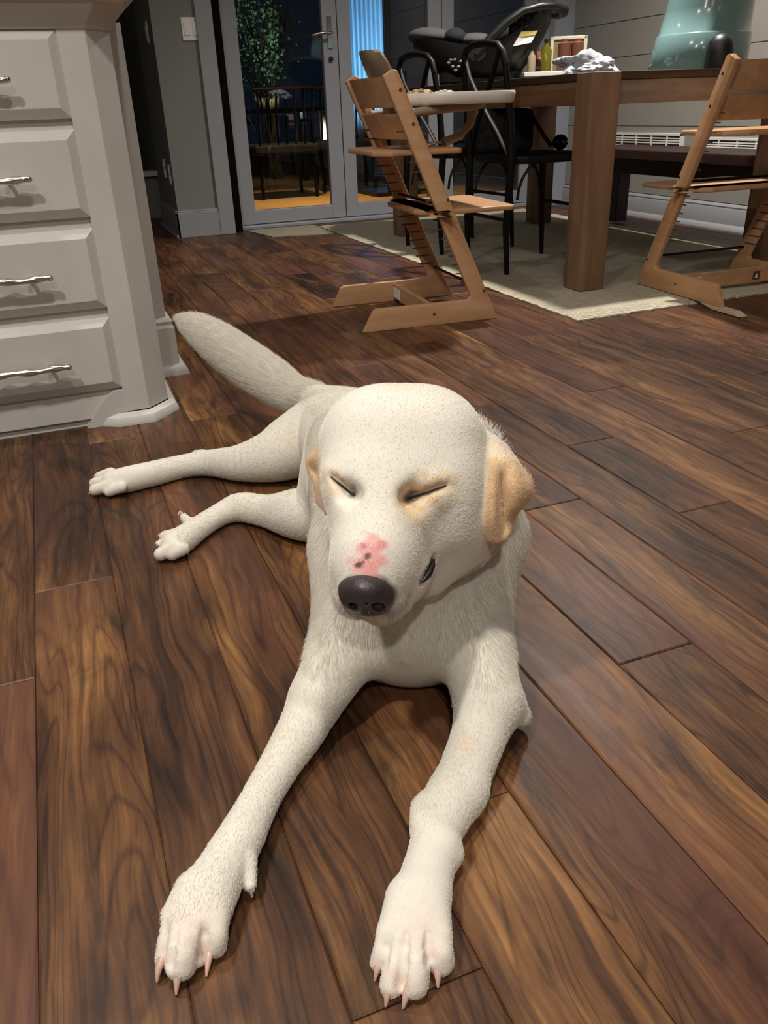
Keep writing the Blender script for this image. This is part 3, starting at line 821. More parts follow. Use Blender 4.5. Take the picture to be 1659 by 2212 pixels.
def tabletop_things():
    # folded black booster standing on the chair
    e = empty('booster_seat', (1.975, 3.47, .484), R(-20), 'black folded booster seat standing on the nearest dining chair', 'booster seat')
    MB().box((-.16, -.05, 0), (.10, .10, .175), bev=.03).build('cushion', M_blackfab, e, smooth=50)
    MB().tube([(.07, -.05, .16), (.15, -.06, .05), (.175, -.06, .02)], .009, 8).build('strap', M_blackfab, e, smooth=50)
    MB().ball((.215, -.05, .034), (.035, .03, .032)).build('knob', plain('glossy_black', rgb(15, 15, 15), .1), e, smooth=60)
    # vase
    M_teal = plain('teal_glaze', rgb(118, 150, 150), .16, var=.04, coat=.6)
    vm_ = MB().lathe([(0, 0), (.188, 0), (.194, .01), (.185, .128), (.182, .132), (.177, .136), (.168, .22), (.160, .32), (.150, .42), (.135, .5), (.14, .52), (.125, .52), (.14, .3), (.16, .1), (0, .02)], n=72)
    ax_ = np.array([.93, -.37])
    vm_.v = [(x+ax_[0]*.11*z, y+ax_[1]*.11*z, z) for x, y, z in vm_.v]
    e = tag(vm_.build('glazed_vase', M_teal, smooth=50), 'large glossy teal vase standing on the far right of the dining table', 'vase')
    e.location = (2.60, 3.05, TT+.001)
    sp = MB().lathe([(0, 0), (.050, 0), (.052, .01), (.050, .06), (.044, .09), (.030, .108), (.012, .115), (0, .116)], n=32).build('speaker_body', M_black, None, smooth=60)
    sp.name = 'dome_speaker'; tag(sp, 'black rounded dome speaker on the table in front of the teal vase', 'speaker')
    c = PZ(1563, 148, TT+.001); sp.location = (2.46, 2.765, TT+.001)
    # tray with frame and bottles
    t = empty('serving_tray', (2.49, 3.93, TT+.001), R(-25), 'raised cream serving tray with bottles behind the plastic bag on the table', 'tray')
    for sx in (-.15, .13):
        for sy in (-.08, .08): MB().box((sx, sy, 0), (sx+.03, sy+.02, .021)).build('foot', M_black, t)
    TZ = .021
    MB().box((-.17, -.11, TZ), (.17, .12, TZ+.008), bev=.003).build('tray_base', plain('cream_wood', rgb(200, 192, 170), .5), t)
    mb = MB(); mb.box((-.17, -.11, TZ), (.17, -.10, TZ+.022), bev=.003); mb.box((-.17, .11, TZ), (.17, .12, TZ+.022), bev=.003); mb.box((-.17, -.1, TZ), (-.16, .11, TZ+.022), bev=.003); mb.box((.16, -.1, TZ), (.17, .11, TZ+.022), bev=.003)
    mb.build('rim', M_white, t)
    ca, sa = math.cos(R(-25)), math.sin(R(-25))
    def on_tray(x, y): return (2.49+x*ca-y*sa, 3.93+x*sa+y*ca)
    amber = plain('amber_jar', rgb(112, 70, 50), .35, coat=.2); olive = plain('olive_oil', rgb(92, 88, 24), .15, coat=.6)
    def bottle(name, x, y, r, h, m, lab, neck=.3, capm=None):
        x, y = on_tray(x, y); e = empty(name, (x, y, TT+.0305), 0, lab, name.split('_')[-1])
        MB().lathe([(0, 0), (r*.95, 0), (r, .006), (r, h*(1-neck)), (r*.42, h*(1-neck*.55)), (r*.4, h*.93), (0, h*.93)], n=24).build('body', m, e, smooth=50)
        MB().lathe([(0, h*.93), (r*.5, h*.93), (r*.5, h), (0, h)], n=20).build('cap', capm or M_black, e, smooth=40)
    bottle('oil_bottle', -.055, 0, .026, .155, olive, 'olive green oil bottle on the white tray, left of the picture frame')
    bottle('oil_bottle', -.125, .01, .020, .12, M_taupe, 'small grey bottle at the left end of the white tray')
    bottle('amber_jar', .025, -.045, .031, .150, amber, 'tall orange brown jar in front of the cream frame, left of two', .12, amber)
    bottle('amber_jar', .088, -.045, .030, .150, amber, 'tall orange brown jar in front of the cream frame, right of two', .12, amber)
    f = empty('picture_frame', (*on_tray(.055, .02), TT+.0305), R(-25), 'cream picture frame behind the orange jars on the tray', 'picture frame')
    mb = MB(); mb.box((-.11, 0, 0), (-.09, .015, .225), bev=.002); mb.box((.09, 0, 0), (.11, .015, .225), bev=.002); mb.box((-.11, 0, .205), (.11, .015, .225), bev=.002); mb.box((-.11, 0, 0), (.11, .015, .02), bev=.002)
    mb.build('frame', plain('cream_paint', rgb(205, 196, 170), .5), f)
    f.scale = (.82, 1, .74)
    MB().box((-.092, .004, .018), (.092, .009, .207)).build('picture', plain('sepia_print', rgb(130, 110, 88), .6, var=.3, nscale=18), f)
    # plastic bag, crumpled
    rnd = np.random.RandomState(5)
    bm = bmesh.new(); bmesh.ops.create_icosphere(bm, subdivisions=5, radius=1)
    from mathutils import noise as mnoise
    for v in bm.verts:
        n = v.co.copy(); q = Vector((n.x*1.6+3, n.y*1.6, n.z*1.1))
        k = 1+.6*mnoise.noise(q)+.16*abs(mnoise.noise(q*2.1))-.12*abs(mnoise.noise(q*3.6+Vector((5, 1, 2))))+.03*mnoise.noise(q*8)
        lobe = 1+.5*max(0, 1-abs(n.x+.1)*3)*max(0, n.z)
        v.co = Vector((n.x*k*.128, n.y*k*.09, max(0, .030+n.z*k*.045*lobe)))
    o = MB().frombm(bm).build('plastic_bag', plain('thin_white_plastic', rgb(178, 184, 190), .22, var=.2, nscale=9), smooth=25)
    tag(o, 'crumpled translucent white plastic bag lying on the near corner of the dining table', 'plastic bag')
    c = PZ(1268, 150, TT+.002); o.location = (2.125, 3.13, TT+.001); o.rotation_euler = (0, 0, R(-20))
    # small stack of boxes beside car seat
    mb = MB(); e = empty('snack_carton', (2.74, 4.46, TT+.001), R(-20), 'small orange and cream striped carton beyond the car seat', 'carton')
    MB().box((-.05, -.04, 0), (.05, .04, .16), bev=.003).build('carton_body', plain('orange_print', rgb(176, 96, 58), .5), e)
    for z in (.03, .075, .12): MB().box((-.0505, -.0405, z), (.0505, .0405, z+.014)).build('stripe', plain('cream_print', rgb(215, 190, 160), .5), e)
    # crumpled napkin & crumbs on tray of left high chair
    for (x, y, s, lab, c_) in ((1.235, 2.78, 1, 'crumpled brown paper napkin on the white high chair tray', rgb(176, 150, 122)), (1.305, 2.74, .8, 'small white food wrapper on the white high chair tray', rgb(214, 208, 190))):
        bm = bmesh.new(); bmesh.ops.create_icosphere(bm, subdivisions=4, radius=1)
        for v in bm.verts:
            n = np.array(v.co); k = 1+.22*math.sin(7*n[0]+5*n[1])*math.sin(6*n[2]+4*n[1])+.10*math.sin(17*n[1])
            v.co = Vector((n[0]*k*.045*s, n[1]*k*.032*s, max(0, .011*s+n[2]*k*.015*s)))
        o = MB().frombm(bm).build('crumpled_napkin' if s == 1 else 'food_wrapper', plain('paper', c_, .8, var=.15, nscale=30), smooth=30)
        o.location = (x, y, .7045); tag(o, lab, 'napkin' if s == 1 else 'wrapper')
tabletop_things()

# trim rings for all ceiling cans, the added ones too
for i, (x, y, p) in enumerate(CANS):
    e = empty('recessed_light', (x, y, CEIL), 0, 'round white recessed ceiling light', 'ceiling light', 'recessed ceiling lights')
    MB().lathe([(.070, -.004), (.095, -.006), (.098, 0), (.068, 0)], n=32).build('trim_ring', M_white, e, smooth=40)

#DOG_BEGIN
# ------------------------------------------------------------------ the dog: one continuous body surface
def V3(*a): return np.array(a, float)
class Field:
    def __init__(s, lo, hi, h):
        s.lo = np.array(lo, float); s.h = h; s.n = np.ceil((np.array(hi)-s.lo)/h).astype(int)+1
        s.F = np.full(tuple(s.n), .25, np.float32)
    def sub(s, lo, hi):
        a = np.maximum(0, np.floor((np.array(lo)-s.lo)/s.h).astype(int)); b = np.minimum(s.n, np.ceil((np.array(hi)-s.lo)/s.h).astype(int)+1)
        if np.any(b <= a): return None
        g = [(s.lo[i]+s.h*np.arange(a[i], b[i])).astype(np.float32) for i in range(3)]
        return tuple(slice(a[i], b[i]) for i in range(3)), g[0][:, None, None], g[1][None, :, None], g[2][None, None, :]
    def put(s, sl, d, k, mode='add'):
        A = s.F[sl]; d = d.astype(np.float32)
        if mode == 'add':
            if k > 0: hh = np.maximum(k-np.abs(A-d), 0)/k; s.F[sl] = np.minimum(A, d)-hh*hh*k*.25
            else: s.F[sl] = np.minimum(A, d)
        else:
            d = -d
            if k > 0: hh = np.maximum(k-np.abs(A-d), 0)/k; s.F[sl] = np.maximum(A, d)+hh*hh*k*.25
            else: s.F[sl] = np.maximum(A, d)
    def cone(s, a, b, ra, rb, k=.02, mode='add', sq=None):
        a = np.array(a, float); b = np.array(b, float); m = max(ra, rb)+.035+k
        r = s.sub(np.minimum(a, b)-m, np.maximum(a, b)+m)
        if r is None: return
        sl, X, Y, Z = r
        d = b-a; L = float(d@d)+1e-12
        t = np.clip(((X-a[0])*d[0]+(Y-a[1])*d[1]+(Z-a[2])*d[2])/L, 0, 1)
        qx, qy, qz = X-a[0]-t*d[0], Y-a[1]-t*d[1], Z-a[2]-t*d[2]
        if sq is not None: qz = qz/sq
        s.put(sl, np.sqrt(qx*qx+qy*qy+qz*qz)-(ra+t*(rb-ra)), k, mode)
    def chain(s, pts, k=.02, mode='add', sq=None, sub=5):
        if len(pts) > 2:
            A = np.array([[*p, r] for p, r in pts]); out = []
            for i in range(len(A)-1):
                p0, p1, p2, p3 = A[max(i-1, 0)], A[i], A[i+1], A[min(i+2, len(A)-1)]
                for f in np.arange(sub)/sub: out.append(.5*((2*p1)+(-p0+p2)*f+(2*p0-5*p1+4*p2-p3)*f*f+(-p0+3*p1-3*p2+p3)*f**3))
            out.append(A[-1]); pts = [(q[:3], q[3]) for q in out]
            # one tube: union its pieces hard, blend the whole softly
            P_ = np.array([q[0] for q in pts]); rm = max(q[1] for q in pts)+.035+k
            rr = s.sub(P_.min(0)-rm, P_.max(0)+rm); sl, X, Y, Z = rr
            best = np.full(s.F[sl].shape, .25, np.float32)
            for (a, ra), (b, rb) in zip(pts[:-1], pts[1:]):
                a = np.array(a); b = np.array(b); m = max(ra, rb)+.03+k
                q = s.sub(np.minimum(a, b)-m, np.maximum(a, b)+m)
                if q is None: continue
                s2, x, y, z = q
                o = tuple(slice(s2[i].start-sl[i].start, s2[i].stop-sl[i].start) for i in range(3))
                d = b-a; L = float(d@d)+1e-12; t = np.clip(((x-a[0])*d[0]+(y-a[1])*d[1]+(z-a[2])*d[2])/L, 0, 1)
                v = np.sqrt((x-a[0]-t*d[0])**2+(y-a[1]-t*d[1])**2+(z-a[2]-t*d[2])**2)-(ra+t*(rb-ra))
                best[o] = np.minimum(best[o], v)
            s.put(sl, best, k, mode); return
        for (p, r), (q, r2) in zip(pts[:-1], pts[1:]): s.cone(p, q, r, r2, k, mode, sq)
    def ell(s, c, rad, M=None, k=.02, mode='add'):
        c = np.array(c, float); rad = np.array(rad, float); M = np.eye(3) if M is None else np.array(M)
        m = rad.max()+.035+k
        r = s.sub(c-m, c+m)
        if r is None: return
        sl, X, Y, Z = r
        X = X-c[0]; Y = Y-c[1]; Z = Z-c[2]
        u = [M[i][0]*X+M[i][1]*Y+M[i][2]*Z for i in range(3)]
        k0 = np.sqrt(sum((u[i]/rad[i])**2 for i in range(3)))+1e-9; k1 = np.sqrt(sum((u[i]/rad[i]**2)**2 for i in range(3)))+1e-9
        s.put(sl, k0*(k0-1)/k1, k, mode)
    def points(s, P, r, k=.004):
        P = np.asarray(P); m = r+.012+k
        rr = s.sub(P.min(0)-m, P.max(0)+m); sl, X, Y, Z = rr
        best = np.full(s.F[sl].shape, 1e3, np.float32)
        for p in P:
            q = s.sub(p-m, p+m)
            if q is None: continue
            s2, x, y, z = q
            o = tuple(slice(s2[i].start-sl[i].start, s2[i].stop-sl[i].start) for i in range(3))
            best[o] = np.minimum(best[o], (x-p[0])**2+(y-p[1])**2+(z-p[2])**2)
        s.put(sl, np.sqrt(best)-r, k)
    def mesh(s):
        F = s.F; n = F.shape; neg = F < 0
        cidx = np.full((n[0]-1, n[1]-1, n[2]-1), -1, np.int64)
        cnt = np.zeros(cidx.shape, np.int8)
        for i in (0, 1):
            for j in (0, 1):
                for k in (0, 1): cnt += neg[i:n[0]-1+i, j:n[1]-1+j, k:n[2]-1+k]
        cells = np.argwhere((cnt > 0) & (cnt < 8)); cidx[tuple(cells.T)] = np.arange(len(cells))
        acc = np.zeros((len(cells), 3)); num = np.zeros(len(cells))
        cor = [(i, j, k) for i in (0, 1) for j in (0, 1) for k in (0, 1)]
        for a in cor:
            for ax in range(3):
                if a[ax]: continue
                b = list(a); b[ax] = 1
                fa = F[cells[:, 0]+a[0], cells[:, 1]+a[1], cells[:, 2]+a[2]]; fb = F[cells[:, 0]+b[0], cells[:, 1]+b[1], cells[:, 2]+b[2]]
                m = (fa < 0) != (fb < 0); t = np.zeros(len(cells)); t[m] = fa[m]/(fa[m]-fb[m])
                p = np.tile(np.array(a, float), (len(cells), 1)); p[:, ax] += t
                acc[m] += p[m]; num[m] += 1
        verts = s.lo+s.h*(cells+acc/num[:, None])
        faces = []
        for ax in range(3):
            u, v = (ax+1) % 3, (ax+2) % 3
            sl0 = [slice(1, n[i]-1) for i in range(3)]; sl1 = list(sl0)
            sl0[ax] = slice(0, n[ax]-1); sl1[ax] = slice(1, n[ax])
            A = neg[tuple(sl0)]; B = neg[tuple(sl1)]
            e = np.argwhere(A != B)
            flip = A[tuple(e.T)]
            e = e+np.array([0 if i == ax else 1 for i in range(3)])
            def cell(du, dv):
                q = e.copy(); q[:, u] -= du; q[:, v] -= dv; return cidx[q[:, 0], q[:, 1], q[:, 2]]
            q = np.stack([cell(1, 1), cell(0, 1), cell(0, 0), cell(1, 0)], 1)
            q[~flip] = q[~flip][:, ::-1]; faces.append(q)
        return verts, np.concatenate(faces)
    def sample(s, P):
        q = (P-s.lo)/s.h; i = np.clip(np.floor(q).astype(int), 0, s.n-2); f = q-i; out = 0
        for a in (0, 1):
            for b in (0, 1):
                for c in (0, 1):
                    w = (f[:, 0] if a else 1-f[:, 0])*(f[:, 1] if b else 1-f[:, 1])*(f[:, 2] if c else 1-f[:, 2])
                    out = out+w*s.F[i[:, 0]+a, i[:, 1]+b, i[:, 2]+c]
        return out
def np_mesh(name, verts, faces):
    me = bpy.data.meshes.new(name); me.vertices.add(len(verts)); me.vertices.foreach_set('co', verts.astype(np.float32).ravel())
    me.loops.add(faces.size); me.loops.foreach_set('vertex_index', faces.astype(np.int32).ravel())
    me.polygons.add(len(faces)); me.polygons.foreach_set('loop_start', np.arange(0, faces.size, 4, dtype=np.int32))
    me.update(calc_edges=True); me.validate(); me.polygons.foreach_set('use_smooth', [True]*len(me.polygons)); return me

HB = np.array([AR, AU, AF])          # the head's own axes: right, crown, inwards (the face looks up at the room's middle)
def build_dog():
    G = Field((-.1175, .3275, -.005), (.64, 2.12, .45), .0025)
    def surf(x, y, d0=.74, d1=1.0):
        ds = np.linspace(d0, d1, 260); P = np.array([P3(x, y, d) for d in ds]); v = G.sample(P); i = int(np.argmax(v < 0)); return P[i], ds[i]
    # --- trunk
    T = [(V3(.350, .93, .140), .104), (V3(.390, 1.06, .135), .106), (V3(.425, 1.24, .118), .100), (V3(.455, 1.40, .090), .082)]
    G.chain(T, .04)
    G.ell(P3(888, 1285, 1.075), (.108, .115, .10), HB, .04)                 # breast
    G.ell(P3(895, 1365, 1.045), (.090, .058, .075), HB, .04)
    # --- neck
    G.chain([(P3(885, 1000, 1.00), .068), (P3(900, 1060, 1.06), .088), (P3(895, 1180, 1.08), .104)], .04)
    G.cone(P3(985, 1010, .98), P3(1030, 1150, 1.05), .052, .062, .03)
    G.cone(P3(860, 1160, .95), P3(880, 1290, 1.02), .055, .07, .04)         # throat
    # --- shoulders and forelegs
    G.chain([(P3(1028, 1180, 1.07), .056), (P3(1020, 1310, 1.03), .048), (PZ(1040, 1450, .066), .043), (PZ(1056, 1515, .050), .039)], .035)
    G.chain([(P3(770, 1200, 1.09), .052), (P3(758, 1330, 1.04), .048), (PZ(722, 1440, .066), .040), (PZ(688, 1500, .05), .0335)], .035)
    G.cone(PZ(1105, 1530, .03), PZ(1122, 1545, .02), .018, .014, .015)      # point of the elbow
    fr = [(1056, 1515, .039), (1034, 1590, .0315), (1004, 1670, .0285), (972, 1735, .0285), (948, 1790, .0250), (934, 1850, .0245), (917, 1910, .0250), (904, 1965, .0265), (897, 2000, .024)]
    fl = [(688, 1500, .0335), (652, 1575, .0285), (612, 1640, .0235), (574, 1705, .021), (545, 1760, .0215), (520, 1810, .0235), (488, 1865, .0245), (455, 1925, .0255), (432, 1975, .0275), (424, 2005, .026)]
    for ch in (fr, fl):
        pts = []
        for i, (x, y, r) in enumerate(ch):
            z = max(r*.98, .022) if i < len(ch)-2 else .021
            pts.append((PZ(x, y, z), r if i < len(ch)-2 else .021))
        G.chain(pts, .012)
    # flatten the paws into a broad back of the foot
    for (a, b, r0, r1) in (((928, 1940), (946, 2020), .019, .013), ((905, 1940), (902, 2035), .020, .0140), ((885, 1940), (864, 2030), .019, .0120), ((872, 1950), (836, 2015), .015, .0095)):
        G.cone(PZ(*a, .028), PZ(*b, .026), r0, r1, .012)
    for (a, b, r0, r1) in (((460, 1930), (466, 1990), .018, .0125), ((440, 1930), (428, 1995), .018, .0125), ((425, 1930), (400, 1995), .018, .0140), ((412, 1935), (372, 1975), .014, .0095)):
        G.cone(PZ(*a, .028), PZ(*b, .025), r0, r1, .012)
    G.cone(PZ(985, 1715, .03), PZ(1005, 1710, .028), .018, .020, .02)        # hair at the back of the wrist
    G.cone(PZ(962, 1825, .03), PZ(979, 1846, .022), .012, .009, .014)       # wrist pad
    G.cone(PZ(915, 1745, .032), PZ(915, 1775, .032), .012, .011, .015)
    G.cone(PZ(535, 1860, .026), PZ(542, 1912, .018), .009, .0055, .006)      # dewclaw
    # toes: (knuckle, tip, radius)
    toesR = [((834, 2015), (821, 2078), .0085), ((863, 2030), (845, 2128), .0098), ((902, 2035), (894, 2122), .0128), ((948, 2020), (952, 2076), .0118)]
    toesL = [((371, 1975), (355, 2070), .0080), ((400, 1998), (392, 2080), .0140), ((430, 2000), (428, 2062), .0100), ((466, 1990), (464, 2040), .0112)]
    for toes in (toesR, toesL):
        for (a, b, r) in toes:
            mid = (.4*a[0]+.6*b[0], .4*a[1]+.6*b[1])
            G.chain([(PZ(*a, .027), r*.95), (PZ(*mid, r+.011), r*.98), (PZ(*b, r+.002), r)], .0025)
            G.cone(PZ(mid[0], mid[1], r+.006), PZ(*b, r), r*.95, r*.95, .003)
    for line, w in ((((879, 2015), (876, 2045), (872, 2085), (868, 2130)), .0052), (((922, 2015), (924, 2045), (927, 2075), (930, 2105)), .0056), (((845, 2020), (838, 2050), (832, 2085)), .0036),
                    (((440, 1995), (441, 2020), (440, 2045), (437, 2070)), .0056), (((385, 2000), (378, 2030), (371, 2060), (366, 2085)), .0042)):
        pts = [surf(x, y, .5, .95)[0] for x, y in line]
        for i, (a, b) in enumerate(zip(pts[:-1], pts[1:])): G.cone(a, b, w*(.25+.25*i), w*(.25+.25*(i+1)), .004, 'sub')
    # --- hind legs
    G.chain([(V3(.455, 1.42, .095), .080), (PZ(705, 938, .085), .078), (PZ(640, 962, .068), .066), (PZ(590, 985, .056), .052), (PZ(520, 1000, .042), .037), (PZ(455, 1000, .030), .027), (PZ(400, 1006, .026), .0235),
             (PZ(335, 1022, .025), .0255), (PZ(275, 1036, .024), .0265), (PZ(245, 1042, .022), .024)], .025)
    G.cone(PZ(437, 988, .036), PZ(425, 985, .03), .014, .012, .012)
    G.chain([(V3(.40, 1.22, .10), .085), (PZ(690, 1105, .055), .052), (PZ(640, 1110, .046), .044), (PZ(580, 1105, .032), .030), (PZ(520, 1096, .028), .0265), (PZ(475, 1112, .022), .0205), (PZ(430, 1140, .021), .0205),
             (PZ(395, 1165, .022), .023), (PZ(375, 1178, .02), .021)], .02)
    G.cone(PZ(515, 1082, .030), PZ(505, 1082, .03), .012, .012, .01)
    hind1 = [((240, 1022), (216, 1030), .012), ((238, 1036), (205, 1044), .0125), ((240, 1048), (205, 1058), .0125), ((262, 1052), (235, 1062), .011)]
    hind2 = [((385, 1155), (358, 1160), .0125), ((372, 1168), (346, 1180), .0120), ((376, 1182), (347, 1197), .0125), ((395, 1185), (372, 1198), .011)]
    for toes in (hind1, hind2):
        for a, b, r in toes: G.cone(PZ(*a, .024), PZ(*b, r+.004), r, r*.9, .004)
    G.cone(PZ(408, 1128, .028), PZ(396, 1116, .034), .009, .0065, .008)
    # --- rump and tail
    G.ell(V3(.475, 1.50, .080), (.095, .12, .070), None, .04)
    tl = [(790, 880, 1.64, .034), (745, 864, 1.69, .026), (700, 859, 1.72, .026), (640, 852, 1.78, .036), (585, 820, 1.82, .046), (525, 780, 1.86, .048), (470, 740, 1.88, .043), (425, 709, 1.90, .030), (393, 692, 1.91, .010)]
    G.chain([(P3(x, y, d), r) for x, y, d, r in tl], .03)
    # --- head
    Hd = Field(G.lo+.0025*np.round((np.array([.10, .52, .10])-G.lo)/.0025), (.50, .98, .45), .0025)
    TR = G; G = Hd
    def E(px, py, d, r, k=.02, mode='add', rot=None):
        M = HB if rot is None else (np.array(Matrix.Rotation(R(rot), 3, 'Z'))@HB)
        G.ell(P3(px, py, d), r, M, k, mode)
    E(868, 968, .900, (.0845, .0705, .076), .02)          # cranium
    E(800, 950, .895, (.048, .050, .060), .03); E(940, 960, .905, (.050, .056, .060), .03)
    E(768, 1030, .862, (.034, .034, .042), .025); E(938, 1030, .870, (.040, .036, .044), .025)   # brows
    E(768, 1085, .875, (.027, .040, .05), .025)                       # left cheek
    E(975, 1085, .900, (.038, .060, .060), .03)                       # right cheek
    E(985, 1140, .925, (.040, .040, .050), .03)
    G.cone(P3(838, 1050, .850), P3(806, 1200, .815), .040, .034, .03)  # bridge
    G.cone(P3(806, 1200, .815), P3(797, 1268, .803), .033, .026, .02)
    G.cone(P3(840, 1110, .870), P3(812, 1230, .840), .052, .044, .03)
    G.cone(P3(778, 1150, .862), P3(768, 1285, .828), .024, .020, .015)  # left lip
    G.cone(P3(905, 1150, .880), P3(870, 1240, .855), .032, .027, .02)  # right lip
    G.cone(P3(870, 1240, .855), P3(835, 1300, .830), .027, .017, .015)
    G.cone(P3(900, 1200, .905), P3(820, 1305, .850), .034, .019, .015) # lower jaw
    G.cone(P3(1000, 1130, .945), P3(925, 1235, .915), .045, .026, .03) # jaw line
    # eyes: soft sockets, lids, then the closed slit
    G.cone(P3(882, 1078, .817), P3(900, 1068, .822), .010, .010, .018, 'sub'); G.cone(P3(765, 1072, .815), P3(752, 1062, .820), .008, .008, .016, 'sub')
    E(925, 1040, .838, (.026, .013, .018), .010, rot=-14); E(935, 1078, .846, (.025, .011, .018), .010, rot=-14)
    E(735, 1030, .846, (.018, .011, .016), .010, rot=34); E(735, 1066, .850, (.016, .012, .016), .010, rot=34)
    slR = [(880, 1078), (900, 1071), (925, 1063), (948, 1054), (964, 1049)]; slL = [(766, 1070), (752, 1060), (736, 1047), (722, 1036), (714, 1029)]
    eye_lines = []
    for sl in (slR, slL):
        pts = []
        for (x, y) in sl:
            # walk towards the surface along the face's own inward axis
            ds = np.linspace(.76, .93, 120); P = np.array([P3(x, y, d) for d in ds]); v = G.sample(P); i = int(np.argmax(v < 0)); pts.append(P[i])
        eye_lines.append(pts)
        for a, b in zip(pts[:-1], pts[1:]): G.cone(a, b, .0026, .0020, .007, 'sub')
    # mouth slit on the right cheek
    mouth = [surf(x, y)[0] for x, y in ((938, 1208), (934, 1222), (926, 1240), (914, 1256))]
    for a, b in zip(mouth[:-1], mouth[1:]): G.cone(a, b, .0045, .0040, .006, 'sub')
    mouth_line = mouth
    # --- ears: bent flaps from a grid of control points (px, py, depth)
    def flap(rows, n=(46, 34), r=.0045):
        A = np.array([[P3(*q) for q in row] for row in rows]); nr, nc = A.shape[:2]
        def cr(P, t):
            i = int(min(math.floor(t), len(P)-2)); f = t-i; p0 = P[max(i-1, 0)]; p1 = P[i]; p2 = P[i+1]; p3 = P[min(i+2, len(P)-1)]
            return .5*((2*p1)+(-p0+p2)*f+(2*p0-5*p1+4*p2-p3)*f*f+(-p0+3*p1-3*p2+p3)*f**3)
        out = []
        for a in np.linspace(0, nr-1, n[0]):
            row = [cr(A[:, c], a) for c in range(nc)]
            for b in np.linspace(0, nc-1, n[1]): out.append(cr(np.array(row), b))
        return np.array(out)
    earR = flap([[(1020, 942, .912), (1040, 938, .905), (1060, 945, .904), (1076, 956, .908), (1090, 968, .914)],
                 [(1036, 1000, .900), (1056, 998, .876), (1082, 1000, .870), (1106, 1002, .874), (1123, 1014, .892)],
                 [(1046, 1050, .888), (1062, 1050, .862), (1082, 1048, .890), (1108, 1046, .862), (1143, 1050, .880)],
                 [(1048, 1092, .882), (1062, 1094, .860), (1082, 1092, .892), (1106, 1088, .868), (1132, 1080, .880)],
                 [(1050, 1128, .880), (1062, 1130, .864), (1078, 1130, .882), (1094, 1124, .884), (1106, 1114, .886)],
                 [(1060, 1158, .882), (1068, 1163, .876), (1080, 1164, .880), (1090, 1158, .882), (1097, 1148, .886)]], (50, 44))
    earL = flap([[(722, 945, .90), (710, 950, .905), (700, 958, .91), (690, 970, .915)],
                 [(716, 985, .885), (700, 985, .885), (682, 988, .895), (668, 994, .91)],
                 [(712, 1015, .875), (702, 1020, .88), (690, 1022, .90), (672, 1014, .905)],
                 [(716, 1050, .875), (706, 1050, .870), (694, 1050, .885), (684, 1048, .90)],
                 [(717, 1096, .875), (708, 1099, .875), (698, 1092, .885), (689, 1082, .895)]], (40, 24), .0042)
    G.points(earR, .0048, .010); G.points(earL, .0044, .009)
    # --- head meets neck softly
    o3 = np.round((G.lo-TR.lo)/TR.h).astype(int); m3 = np.minimum(G.n, TR.n-o3)
    sl = tuple(slice(o3[i], o3[i]+m3[i]) for i in range(3)); TR.put(sl, G.F[:m3[0], :m3[1], :m3[2]], .018); G = TR
    # --- floor contact
    z = (G.lo[2]+G.h*np.arange(G.n[2])).astype(np.float32)[None, None, :]
    G.F = np.maximum(G.F, .0008-z)
    # slight smoothing of the field, kept sharp near the face creases
    verts, faces = G.mesh()
    # keep only vertices used / biggest component is implicit
    me = np_mesh('body', verts, faces)
    # pigment
    col = np.tile(np.array(rgb(226, 221, 209)), (len(verts), 1)); rgh = np.zeros(len(verts))
    def patch(c, r, colr, amt=1.0, soft=.5, squash=None, nzk=1.0):
        d = verts-np.array(c)
        if squash is not None: d = d@np.array(HB).T/np.array(squash)
        q = np.linalg.norm(d, axis=1)/r; nz = .16*np.sin(verts@np.array([310, 170, 230]))+.12*np.sin(verts@np.array([-190, 420, 260])+1)
        w = np.clip((1+nz*nzk-q)/soft, 0, 1)*amt; col[:] = col*(1-w[:, None])+np.array(s2l(tuple(x/255 for x in colr)))*w[:, None]
    tan = (222, 188, 140)
    def nearpts(P, r0, r1, colr, amt):
        P = P[::3]; lo = P.min(0)-r1; hi = P.max(0)+r1
        m = np.all((verts > lo) & (verts < hi), 1); idx = np.where(m)[0]; dd = np.full(len(idx), 9.)
        for p in P: dd = np.minimum(dd, np.sum((verts[idx]-p)**2, 1))
        w = np.clip((r1-np.sqrt(dd))/(r1-r0), 0, 1)*amt; c = np.array(s2l(tuple(x/255 for x in colr))); col[idx] = col[idx]*(1-w[:, None])+c*w[:, None]
    nearpts(earR[44*11:], .0055, .011, (206, 168, 122), .9); nearpts(earR[44*4:44*12], .004, .016, (214, 186, 146), .6); nearpts(earL, .006, .012, (196, 158, 114), .85)
    patch(P3(880, 1100, .82), .030, tan, .75, .7); patch(P3(930, 1050, .83), .030, (232, 208, 168), .8, .7, (1.3, .8, 1)); patch(P3(960, 1075, .85), .02, (226, 200, 160), .5, .8)
    patch(P3(796, 1290, .79), .031, (62, 52, 52), 1.0, .2, None, .15)
    patch(P3(732, 1040, .84), .024, (234, 208, 166), .8, .7); patch(P3(745, 1085, .845), .020, (234, 210, 170), .6, .8)
    patch(P3(862, 852, .88), .035, (232, 210, 170), .55, .8); patch(P3(790, 1005, .83), .012, (235, 215, 180), .5, .8)
    eye_smudge = ((880, 1076, .0105, (52, 42, 40), .95), (889, 1063, .0085, (84, 72, 66), .8), (768, 1058, .0100, (112, 100, 94), .8), (763, 1069, .0065, (58, 48, 44), .9))
    for pts in eye_lines:
        for p in pts: patch(p, .0034, (92, 72, 58), .75, .8)
    for x, y in ((900, 1095), (925, 1088), (945, 1078)): patch(surf(x, y)[0], .010, (212, 178, 140), .45, .8)
    for x, y, rr, cc_, am in eye_smudge: patch(surf(x, y)[0], rr, cc_, am, .75, None, .5)
